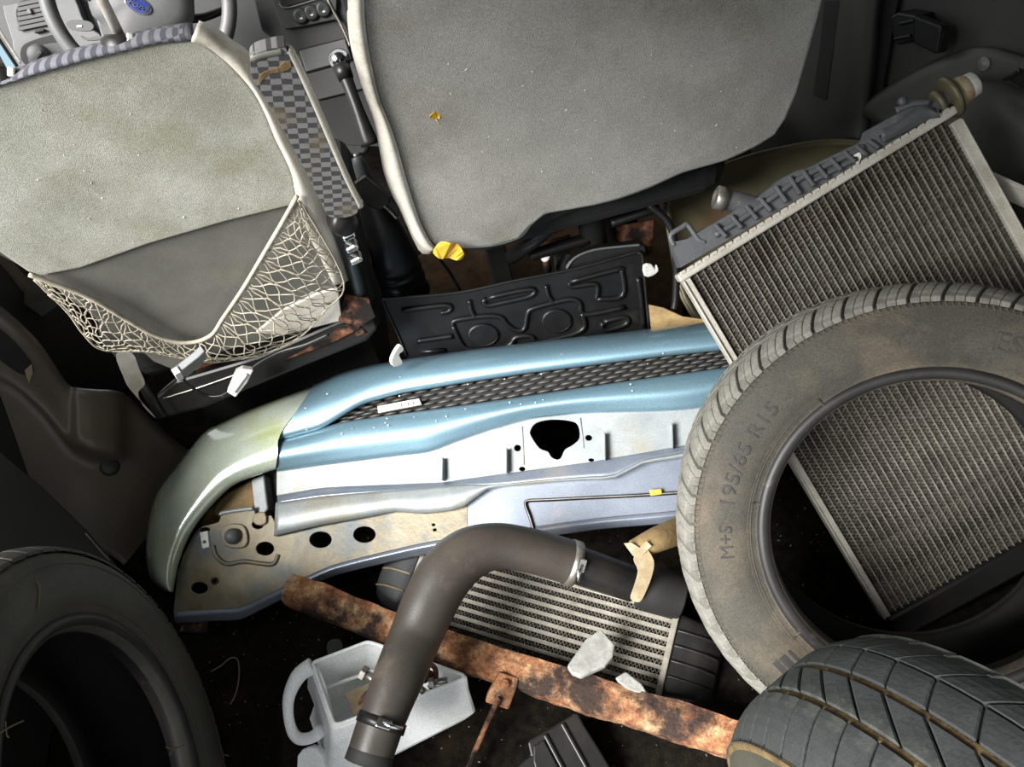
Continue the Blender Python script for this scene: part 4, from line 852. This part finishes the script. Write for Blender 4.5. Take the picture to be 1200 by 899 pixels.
def tyre_up(axis):                          # image-right reference so that local angles equal picture angles
    return RT
# ---- T1 large winter tyre leaning on the radiator
T1c, T1a = V((.482, .497, .281)), V((-.238, -.684, .69)).normalized()
t = tyre_root('winter_tyre', 'dusty winter tyre leaning back against the radiator core', T1c, T1a, RT)
vv, ff = lathegeo(casing(HALF, .297, .302), 144); obj('casing', vv, ff, 'tyre', t, smooth=True, local=True); liner(t)
vv, ff = lathegeo([(.080, .1945), (.0865, .197), (.0895, .204), (.0875, .2115), (.080, .2115), (.066, .196), (.055, .199), (.056, .1925)], 120, True); obj('bead', vv, ff, 'bead', t, smooth=True, local=True)
side = interp([(.2145, .0865), (.226, .0945), (.238, .098), (.252, .099), (.268, .097), (.284, .092), (.292, .0885)])
for r_, h_ in ((.2205, .0012), (.286, .0012), (.224, .0008)):
    z = side(r_); vv, ff = lathegeo([(z-.001, r_-.0012), (z+h_, r_), (z-.001, r_+.0012)], 144); obj('rim_line', vv, ff, 'tyre', t, smooth=True, local=True)
rt1 = lambda a: .317-max(0, (abs(a)-.045))**2*9
ring_blocks(t, 48, (.048, .0905, math.radians(6.75), math.radians(4.5), .292, rt1, 4), 'tread', fn=lamella_mesh, bev=.0008)
ring_blocks(t, 48, (.008, .044, math.radians(5.9), math.radians(-3.5), .296, rt1, 3), 'tread', off=.04)
ring_blocks(t, 48, (-.032, .004, math.radians(5.9), math.radians(3.5), .296, rt1, 3), 'tread', off=.06)
ring_blocks(t, 48, (-.088, -.036, math.radians(6.1), math.radians(-2.2), .292, rt1, 4), 'tread', off=.02)
# small sidewall lugs under the shoulder
vv = []; ff = []
for k in range(240):
    q = 2*math.pi*k/240; z = side(.289); m4 = Matrix.Rotation(q, 4, 'Z') @ Matrix.Translation(V((.2885, 0, z+.0006))) @ Matrix.Rotation(.5, 4, 'Z'); a, b = boxgeo(m4, .006, .0022, .003); off = len(vv); vv += a; ff += [[i+off for i in f_] for f_ in b]
tag(obj('shoulder_lugs', vv, ff, 'tyre', t, local=True), kind='stuff')
deg = math.radians
arc_text(t, '195/65 R15', .0265, .2445, deg(175), lambda r: side(r)+.0006, sp=1.2)
arc_text(t, 'M+S', .0245, .2445, deg(190.5), lambda r: side(r)+.0006)
arc_text(t, 'ESKIMO', .034, .239, deg(78), lambda r: side(r)+.0008, m='tyrebrand')
vv, ff = textmesh('x', .01, .001)
def side_patch(nm, q0, q1, r0, r1, m, h=.0008, n=10):
    rows = [[V((r_*math.cos(q), r_*math.sin(q), side(r_)+h)) for q in [q0+(q1-q0)*i/n for i in range(n+1)]] for r_ in (r0, (r0+r1)/2, r1)]
    nr = n+1; o = obj(nm, [p for r in rows for p in r], [(i*nr+j, i*nr+j+1, (i+1)*nr+j+1, (i+1)*nr+j) for i in range(2) for j in range(n)], m, t, local=True, solid=.0008); return o
for q in (172, 130, 222, 20): side_patch('sidewall_mark', deg(q), deg(q+.6), .209, .222, 'tyre', .0012, 2)
side_patch('sidewall_panel', deg(224), deg(231), .232, .262, 'tyreletter', .0006)
o = box('paper_label', frame(T1c+Matrix.Rotation(0, 3, 'Z') @ V((0, 0, 0)), T1a), (.001, .001, .001), 'whitebit'); bpy.data.objects.remove(o)
m4 = WM[t.name]
q = deg(51.5); lb = m4 @ V((.1935*math.cos(q), .1935*math.sin(q), .083))
box('paper_label', frame(lb, T1a, m4.to_3x3() @ V((-math.sin(q), math.cos(q), 0))), (.026, .011, .0015), 'whitebit', t, bev=.0003)
# ---- T2 old tyre standing at the left wall
T2c, T2a = V((-.693, .407, .319)), V((.994, .096, .057)).normalized()
t = tyre_root('bald_tyre', 'dark bald tyre standing on edge at the left sill', T2c, T2a)
vv, ff = lathegeo(casing(HALF, .300, .313), 128); obj('casing', vv, ff, 'tyreb', t, smooth=True, local=True); liner(t)
vv, ff = lathegeo([(.080, .1945), (.0865, .197), (.0905, .204), (.0885, .2115), (.080, .2115), (.066, .196), (.055, .199), (.056, .1925)], 100, True); obj('bead', vv, ff, 'bead', t, smooth=True, local=True)
for r_ in (.222, .278):
    z = side(r_); vv, ff = lathegeo([(z-.001, r_-.0014), (z+.0014, r_), (z-.001, r_+.0014)], 128); obj('rim_line', vv, ff, 'tyreb', t, smooth=True, local=True)
ring_blocks(t, 60, (.050, .086, deg(5.2), deg(1.5), .298, lambda a: .317-max(0, (abs(a)-.04))**2*7, 3), 'tyreb')
ring_blocks(t, 60, (-.086, .046, deg(5.4), deg(3), .300, lambda a: .317-max(0, (abs(a)-.04))**2*7, 5), 'tyreb')
# ---- T3 worn tyre, tread towards us
T3c, T3a = V((.319, .017, .322)), V((.922, .384, .043)).normalized()
t = tyre_root('worn_tyre', 'worn tyre standing upright showing its muddy grooved tread', T3c, T3a)
vv, ff = lathegeo(casing(HALF, .300, .307), 128); obj('casing', vv, ff, 'tyreb', t, smooth=True, local=True); liner(t)
rt3 = lambda a: .3175-max(0, (abs(a)-.03))**2*6.5
for a_ in (-.0265, .0125):
    vv, ff = lathegeo([(a_-.0045, .306), (a_-.0036, .3146), (a_, .3132), (a_+.0036, .3146), (a_+.0045, .306)], 128); obj('groove_mud', vv, ff, 'mud', t, smooth=True, local=True)
vv, ff = lathegeo([(-.0885, .2915), (-.0875, .2965), (-.0845, .2998), (-.082, .2975)], 128); obj('shoulder_mud', vv, ff, 'mud', t, smooth=True, local=True)
ring_blocks(t, 56, (-.086, -.030, deg(6.05), deg(-4.0), .300, rt3, 6), 'tread3')
ring_blocks(t, 44, (-.0235, .0095, deg(7.7), deg(-9), .302, rt3, 5), 'tread3', off=.05)
ring_blocks(t, 44, (.0155, .046, deg(7.75), deg(-3), .302, rt3, 4), 'tread3', off=-.12)
ring_blocks(t, 44, (.0475, .087, deg(7.75), deg(5), .300, rt3, 5), 'tread3', off=-.175)

# ================================================================== INTERCOOLER
ICa, ICb, ICc = P(503, 640, 1.43), P(790, 718, 1.275), P(471, 722, 1.375)
ICp = pl_on(ICa, (ICb-ICa).cross(ICc-ICa)); ICp.e1 = (ICb-ICa).normalized(); ICp.e2 = ICp.n.cross(ICp.e1)
IM = ICp.mat(ICa); iinv = IM.inverted(); IWd = (ICb-ICa).length
ILn = abs((iinv @ ICp.at(769, 817)).y); 
t = thing('intercooler', 'grimy intercooler with ribbed end tanks lying under the hose', 'intercooler', None, IM)
skew = (iinv @ ICc).x
def ibox(nm, lo, hi, m, parent=None, bev=.0008):
    lo, hi = V(lo), V(hi); vv, ff = boxgeo(Matrix.Translation((lo+hi)/2), *tuple(hi-lo)); return obj(nm, vv, ff, m, parent or t, local=True, bev=bev)
NT = 9; pt_ = ILn/NT; tbm = None; fnm = None
for k in range(NT+1):
    y = -k*pt_
    if tbm is None: q = ibox('tube', (0, -.0032, -.05), (IWd, .0032, .0012), 'alutube'); tbm = q.data
    else: q = bpy.data.objects.new('tube', tbm); link(q, t)
    q.location = (0, y, 0)
    if k < NT:
        if fnm is None:
            vv = []; ff = []; n_ = 140; y0, y1 = -.0036, -pt_+.0036
            for j in range(n_+1):
                x = IWd*j/n_; yy = y0 if j % 2 else y1; vv += [V((x, yy, -.0015)), V((x+.0014, yy, -.0015)), V((x, yy, -.03)), V((x+.0014, yy, -.03))]
                if j: b = 4*j; ff += [(b-4, b, b+1, b-3), (b-4, b, b+2, b-2), (b-3, b+1, b+3, b-1)]
            q = obj('fin_strip', vv, ff, 'fin', t, local=True); fnm = q.data
        else: q = bpy.data.objects.new('fin_strip', fnm); link(q, t)
        q.location = (0, y, 0)
ibox('core_back', (0, -ILn, -.054), (IWd, 0, -.034), 'blackmatte')
ibox('top_plate', (0, .0, -.054), (IWd, .012, .003), 'alu')
ibox('header', (-.010, -ILn-.004, -.056), (.0, .012, .006), 'alu', bev=.002)
ibox('header', (IWd, -ILn-.004, -.056), (IWd+.010, .012, .006), 'alutube', bev=.002)
# left tank: bulging ribbed plastic
rows = []
for fx_, zt_, ins in ((-.008, .006, 0), (-.022, .010, .004), (-.05, .006, .014), (-.075, -.012, .03), (-.085, -.03, .045)):
    y0, y1 = .010-ins*.6, -ILn+ins
    rows.append([IM @ V((fx_, y0, -.054)), IM @ V((fx_, y0, zt_-.012)), IM @ V((fx_, y0*.8+y1*.2, zt_)), IM @ V((fx_, (y0+y1)/2, zt_+.002)), IM @ V((fx_, y0*.2+y1*.8, zt_)), IM @ V((fx_, y1, zt_-.012)), IM @ V((fx_, y1, -.054))])
loft('end_tank', rows, 'tank', t, nu=4, nv=4, solid=.004)
for f_ in (.25, .48, .7):
    tube('tank_rib', [IM @ V((fx_, .01*(1-f_)-ILn*f_, zt_+.002)) for fx_, zt_ in ((-.012, .007), (-.024, .011), (-.05, .008), (-.073, -.008))], .0022, 'cream', t, ns=8)
rows = []
for fx_, zt_, ins in ((IWd+.008, .0, 0), (IWd+.03, .0, .003), (IWd+.06, -.006, .008), (IWd+.085, -.03, .02)):
    y0, y1 = .004-ins, -ILn+ins
    rows.append([IM @ V((fx_, y0, -.054)), IM @ V((fx_, y0, zt_-.010)), IM @ V((fx_, y0*.85+y1*.15, zt_)), IM @ V((fx_, (y0+y1)/2, zt_)), IM @ V((fx_, y0*.15+y1*.85, zt_)), IM @ V((fx_, y1, zt_-.010)), IM @ V((fx_, y1, -.054))])
loft('end_tank', rows, 'blackplastic', t, nu=4, nv=4, solid=.004)
for f_ in (.2, .38, .56, .74):
    tube('tank_rib', [IM @ V((fx_, -ILn*f_, zt_+.001)) for fx_, zt_ in ((IWd+.012, .001), (IWd+.03, .001), (IWd+.06, -.005), (IWd+.08, -.022))], .0024, 'blackplastic', t, ns=8)

# ================================================================== RUSTY BAR
t = thing('rusty_bar', 'flaking rusty steel bar lying across the intercooler front', 'bar', P(600, 790, 1.24))
BC = [(338, 690, 1.345), (400, 713, 1.318), (480, 745, 1.285), (560, 772, 1.25), (640, 797, 1.215), (720, 823, 1.18), (800, 847, 1.145), (866, 869, 1.115)]
pc = cat([P(*p) for p in BC], 12); pc[0] = P(*BC[0])
dirb = (pc[-1]-pc[0]).normalized(); nb = ((CAM-pc[40])-dirb*(CAM-pc[40]).dot(dirb)).normalized(); nb = (nb+V((0, 0, .25))).normalized(); nb = (nb-dirb*nb.dot(dirb)).normalized(); sb_ = dirb.cross(nb)
prof = [(-.026, .012), (-.008, .017), (.012, .014), (.024, .006), (.028, -.012), (.024, -.022), (0, -.02), (-.022, -.012)]
vv = []; ff = []; n_ = len(prof)
for i, p in enumerate(pc):
    wob = 1+.10*noise.noise(p*14)
    for a, b in prof:
        q = p+sb_*(a*wob)+nb*(b*wob); q += (sb_*noise.noise(q*60)+nb*noise.noise(q*60+V((3, 3, 3))))*.0022; vv.append(q)
    if i:
        for j in range(n_): k = (j+1) % n_; ff.append(((i-1)*n_+j, (i-1)*n_+k, i*n_+k, i*n_+j))
ff += [list(range(n_))[::-1], [(len(pc)-1)*n_+j for j in range(n_)]]
obj('beam', vv, ff, 'rust', t)
fl_ = Pl((590, 790, 1.215), (610, 800, 1.215), (585, 830, 1.205))
bk = plate('hanger_bracket', [(586, 788), (608, 795), (607, 803), (596, 832), (569, 823), (572, 812)], fl_, .006, .014, 'rust', t, bev=.002)
lathe('rivet', [(0, .008), (.005, .007), (.006, 0)], frame(fl_.at(592, 801, .006), fl_.n), 'rust', bk, ns=14)
tube('rod', [P(586, 818, 1.195), P(578, 832, 1.195), P(562, 868, 1.19), P(548, 902, 1.18), P(540, 922, 1.18)], .0042, 'rustdark', t, ns=10)
# rusty bracket under the bumper
t = thing('rusty_bracket', 'rusty angle bracket poking out below the bumper corner', 'bracket', P(236, 790, 1.46))
RB = Pl((215, 728, 1.475), (243, 728, 1.475), (235, 790, 1.44))
plate('bracket_top', [(216, 724), (243, 722), (242, 742), (210, 740)], RB, .0, .012, 'rust', t, bev=.001)
plate('bracket_leg', [(235, 738), (243, 738), (242, 786), (234, 786)], RB, -.002, .010, 'rustdark', t, bev=.001)

# ================================================================== HOSES
t = thing('rubber_hose', 'thick bent black rubber hose with steel clamps over the intercooler', 'hose', P(520, 800, 1.2))
hp = [(432, 892, 1.055, 27), (440, 866, 1.065, 27.5), (452, 832, 1.08, 28), (468, 792, 1.105, 30), (486, 748, 1.145, 31), (504, 706, 1.165, 32.5), (522, 674, 1.18, 33), (548, 650, 1.195, 31), (582, 640, 1.205, 27), (620, 645, 1.215, 26), (652, 654, 1.225, 26), (674, 661, 1.23, 26)]
tube('hose_body', [P(a, b, c_) for a, b, c_, r_ in hp], [r_*c_/FPX for a, b, c_, r_ in hp], 'hose', t, ns=32, n=6, cap=False)
e0 = P(432, 892, 1.055); d0 = (P(440, 866, 1.065)-e0).normalized()
lathe('hose_mouth', [(.012, .0316), (-.004, .0325), (-.005, .030), (.0, .027), (.05, .026), (.05, 0)], frame(e0, d0), 'blackmatte', t, ns=32)
def clamp(p, d, r, label=None):
    fm_ = frame(p, d); cl = lathe('clamp', [(-.007, r), (-.007, r+.0015), (.007, r+.0015), (.007, r)], fm_, 'steel' if label else 'blackplastic', t, ns=36); 
    side_ = ((CAM-p)-d*(CAM-p).dot(d)).normalized(); side_ = (side_+RT*.1).normalized()
    box('screw_block', frame(p+side_*(r+.004), side_, d), (.013, .020, .007), 'chrome', cl, bev=.0015)
    lathe('screw', [(-.014, 0), (-.014, .0035), (.014, .0035), (.014, 0)], frame(p+side_*(r+.005)+d.cross(side_)*.012, d.cross(side_)), 'chrome', cl, ns=12)
clamp(P(447, 847, 1.073), (P(452, 832, 1.08)-P(440, 866, 1.065)).normalized(), .0330)
clamp(P(670, 660, 1.229), (P(674, 661, 1.23)-P(652, 654, 1.225)).normalized(), .0350, 'x')
tube('inner_pipe', [P(660, 657, 1.226), P(690, 667, 1.226), P(720, 677, 1.231), P(742, 684, 1.236)], [.030, .0295, .029, .029], 'blackplastic', t, ns=28)
t = thing('taped_pipe', 'dark pipe with torn cream tape and tan stub at the tyre edge', 'pipe', P(790, 690, 1.27))
tube('pipe', [P(750, 686, 1.238), P(764, 690, 1.237), P(784, 696, 1.24), P(798, 700, 1.24)], [.034, .036, .036, .034], 'blackmatte', t, ns=24)
TP = Pl((750, 650, 1.19), (770, 660, 1.19), (745, 700, 1.195))
plate('torn_tape', smooth2([(748, 644), (756, 641), (766, 656), (764, 672), (758, 690), (750, 706), (739, 702), (742, 688), (747, 668), (742, 655)], 3, True), TP, .002, .003, 'cream', t, bev=.0008, hf=lambda x, y: .006*math.sin((y-640)*.05))
tube('tan_stub', [P(742, 644, 1.20), P(766, 634, 1.21), P(790, 624, 1.245), P(806, 617, 1.27)], [.014, .019, .021, .022], 'tan', t, ns=18)
plate('torn_flap', [(731, 637), (740, 636), (750, 642), (758, 634), (764, 640), (752, 652), (742, 652)], TP, .006, .003, 'cream', t, bev=.0006)

# ================================================================== WHITE RESERVOIR
t = thing('white_reservoir', 'cut open white plastic reservoir with side handle beneath the hose', 'reservoir', P(450, 880, 1.25))
rim = [(366, 777, 1.225), (432, 752, 1.24), (548, 793, 1.205), (392, 851, 1.15)]
bot_ = [(372, 846, 1.30), (440, 822, 1.32), (566, 834, 1.245), (384, 926, 1.19)]
# round the corners a little by subdividing the loop
def loop4(q, n=6, r=.16):
    pts = [P(*p) for p in q]; out = []
    for i in range(4):
        a, b, c_ = pts[i-1], pts[i], pts[(i+1) % 4]; s_, e_ = b.lerp(a, r), b.lerp(c_, r)
        for k in range(n+1): f_ = k/n; out.append((s_*(1-f_)+b*f_)*(1-f_)+(b*(1-f_)+e_*f_)*f_)
    return out
L0, L1 = loop4(rim, r=.07), loop4(bot_, r=.12)
cen0 = sum(L0, V((0, 0, 0)))/len(L0); cen1 = sum(L1, V((0, 0, 0)))/len(L1)
rr = [[p for p in L0]]
for f_ in (.04, .35, .7, .92): rr.append([a.lerp(b, f_)+((a-cen0).normalized()*(.003 if f_ == .04 else 0)) for a, b in zip(L0, L1)])
rr.append([b.lerp(cen1, .06) for b in L1]); rr.append([b.lerp(cen1, .3) for b in L1]); rr.append([b.lerp(cen1, .97) for b in L1])
o = grid('tub', rr, 'white', t, closed=True, smooth=False, flipcam=False)
md = o.modifiers.new('solid', 'SOLIDIFY'); md.thickness = .0035; md.offset = 0
vv, ff = tubegeo(L0+[L0[0], L0[1]], .003, 8, cap=False); obj('rim', vv, ff, 'white', t, smooth=True)
tube('handle', [P(*p) for p in ((366, 780, 1.225), (350, 792, 1.222), (339, 815, 1.22), (338, 838, 1.22), (343, 858, 1.215), (352, 866, 1.21), (366, 864, 1.205), (376, 856, 1.20))], [.013, .012, .0095, .008, .0085, .009, .009, .010], 'white', t, ns=14)
Wp = Pl((366, 777, 1.222), (392, 851, 1.147), (372, 846, 1.20))
plate('side_wall', smooth2([(364, 778), (374, 790), (384, 822), (390, 851), (392, 880), (388, 912), (362, 912), (368, 868), (360, 850), (368, 826), (360, 806)], 2, True), Pl((366, 777, 1.226), (393, 850, 1.152), (404, 912, 1.15)), -.003, .004, 'white', t, bev=.001)
plate('foot', smooth2([(348, 886), (362, 876), (376, 884), (380, 915), (352, 915)], 2, True), Pl((350, 886, 1.20), (378, 884, 1.19), (360, 915, 1.19)), 0, .02, 'white', t, bev=.003)
plate('inner_partition', [(404, 812), (434, 800), (446, 806), (428, 848), (418, 847)], Pl((404, 812, 1.215), (434, 800, 1.22), (420, 848, 1.17)), 0, .003, 'cream', t, bev=.0006)
tube('inner_seam', [P(*p) for p in ((380, 808, 1.235), (410, 796, 1.24), (440, 786, 1.245))], .003, 'white', t, ns=8)
# bolts and rusty clips lying in it
for a, b, r_, m, lab in (((426, 789, 1.20), (448, 802, 1.195), .0075, 'steel', 'short grimy bolt pointing into the white reservoir'), ((488, 803, 1.185), (497, 811, 1.185), .0055, 'steel', 'small steel bolt beside the hose above the reservoir rim'), ((506, 800, 1.18), (524, 797, 1.178), .005, 'steel', 'thin steel bolt lying on the white reservoir edge')):
    A_, B_ = P(*a), P(*b); tt = thing('bolt', lab, 'bolt', (A_+B_)/2); tube('shank', [A_, B_], r_, m, tt, ns=12); d = (A_-B_).normalized()
    lathe('bolt_head', [(-.004, 0), (-.004, r_*1.6), (.004, r_*1.6), (.004, 0)], frame(A_, d), m, tt, ns=6, smooth=False)
tt = thing('metal_clip', 'dark rusty spring clip behind the hose above the reservoir', 'clip', P(505, 795, 1.18))
tube('clip_loop', [P(*p) for p in ((498, 800, 1.185), (496, 786, 1.185), (501, 778, 1.185), (510, 784, 1.185), (510, 798, 1.185), (503, 806, 1.185))], .004, 'rustdark', tt, ns=8)
box('clip_block', frame(P(503, 792, 1.19), CAM-P(503, 792, 1.19)), (.016, .022, .012), 'rustdark', tt)
tt = thing('hose_ring', 'thin dark ring standing inside the white reservoir', 'ring', P(424, 835, 1.19))
tube('ring_arc', [P(*p) for p in ((440, 806, 1.20), (428, 815, 1.20), (420, 832, 1.195), (420, 846, 1.19))], .004, 'rustdark', tt, ns=8)

# ================================================================== SMALL PIECES
CPL = Pl((704, 736, 1.225), (720, 756, 1.205), (664, 780, 1.185))
o = plate('plastic_fragment', Zh([(925, 435), (972, 490), (965, 530), (940, 560), (860, 597), (830, 585), (812, 560), (840, 520), (875, 470)]), CPL, .0, .012, 'clear', None, bev=.003)
tag(o, 'large cloudy clear plastic fragment lying on the intercooler fins', 'fragment')
o = plate('plastic_fragment', Zh([(975, 600), (1010, 580), (1060, 620), (1088, 660), (1060, 655), (1020, 640), (985, 615)]), Pl((721, 794, 1.175), (760, 815, 1.165), (734, 787, 1.18)), .0, .008, 'clear', None, bev=.002)
tag(o, 'narrow clear plastic sliver lying between the rusty bar and intercooler', 'fragment')
o = plate('plastic_fragment', smooth2([(384, 752), (394, 748), (401, 752), (400, 764), (388, 768), (383, 762)], 2, True), Pl((384, 752, 1.36), (401, 752, 1.36), (392, 768, 1.34)), .0, .008, 'tank', None, bev=.002)
tag(o, 'small grey plastic fragment on the dark carpet by the reservoir', 'fragment')
# black ribbed duct at the bottom edge
DPl = Pl((618, 869, 1.17), (676, 836, 1.185), (713, 899, 1.15))
t = thing('ribbed_duct', 'black ribbed plastic duct piece under the rusty bar', 'duct', DPl.at(660, 930))
plate('duct_body', Zh([(680, 815), (690, 806), (835, 722), (850, 722), (870, 760), (915, 830), (960, 905), (1000, 980), (640, 980), (640, 900), (690, 860)]), DPl, 0, .03, 'blackplastic', t, bev=.003)
for a, b in (((738, 790), (810, 925)), ((795, 752), (880, 905))):
    p, q = Zh([a, b]); bar('duct_rib', DPl.at(*p, .002), DPl.at(*q, .002), .006, .006, 'blackplastic', t, up=DPl.n)
plate('raised_panel', Zh([(700, 830), (735, 808), (800, 930), (720, 960), (700, 880)]), DPl, .004, .006, 'blackplastic', t, bev=.002)
# straw and fibres
for pts, lab in ((Zg([(705, 580), (740, 560), (770, 535), (795, 540), (800, 590), (790, 650), (770, 690)]), 'long curled straw stalk on the dark carpet below the bumper'), (Zg([(735, 855), (765, 862)]), 'short straw bit on the carpet beside the bald tyre')):
    o = tube('straw', [pl_on((0, 0, .004), (0, 0, 1)).at(*p) for p in pts], .0012, 'straw', ns=5, n=4); tag(o, lab, 'straw')
TT = pl_on(T2c+T2a*.1, T2a)
for pts, lab in ((Zg([(120, 270), (132, 300), (128, 378)]), 'thin straw stalk stuck high on the bald tyre sidewall'), (Zg([(555, 832), (580, 840), (615, 825)]), 'small straw cross bit on the bald tyre bead'), (Zg([(568, 860), (580, 840), (590, 830)]), 'tiny straw bit leaning across the bald tyre bead'), (Zg([(18, 745), (22, 790), (30, 800)]), 'short straw stalk inside the bald tyre opening'), (Zg([(0, 785), (40, 762), (78, 745)]), 'straight straw stalk across the bald tyre opening')):
    o = tube('straw', [TT.at(*p) for p in pts], .0009, 'straw', ns=5, n=4); tag(o, lab, 'straw')
# crumbs and grit on the carpet
rnd = random.Random(5); vv = []; ff = []
for i in range(900):
    x, y = rnd.uniform(-.75, .5), rnd.uniform(.25, 1.0); s_ = rnd.choice((.0006, .0008, .001, .0014)); m4 = Matrix.Translation(V((x, y, s_*.4))) @ Matrix.Rotation(rnd.uniform(0, 6), 4, 'Z') @ Matrix.Rotation(rnd.uniform(0, 1), 4, 'X')
    a, b = boxgeo(m4, s_*rnd.uniform(1, 3), s_, s_*.8); off = len(vv); vv += a; ff += [[q+off for q in f_] for f_ in b]
tag(obj('carpet_grit', vv, ff, 'vinyl_grey'), 'pale grit and crumbs scattered over the dark carpet', 'grit', kind='stuff')
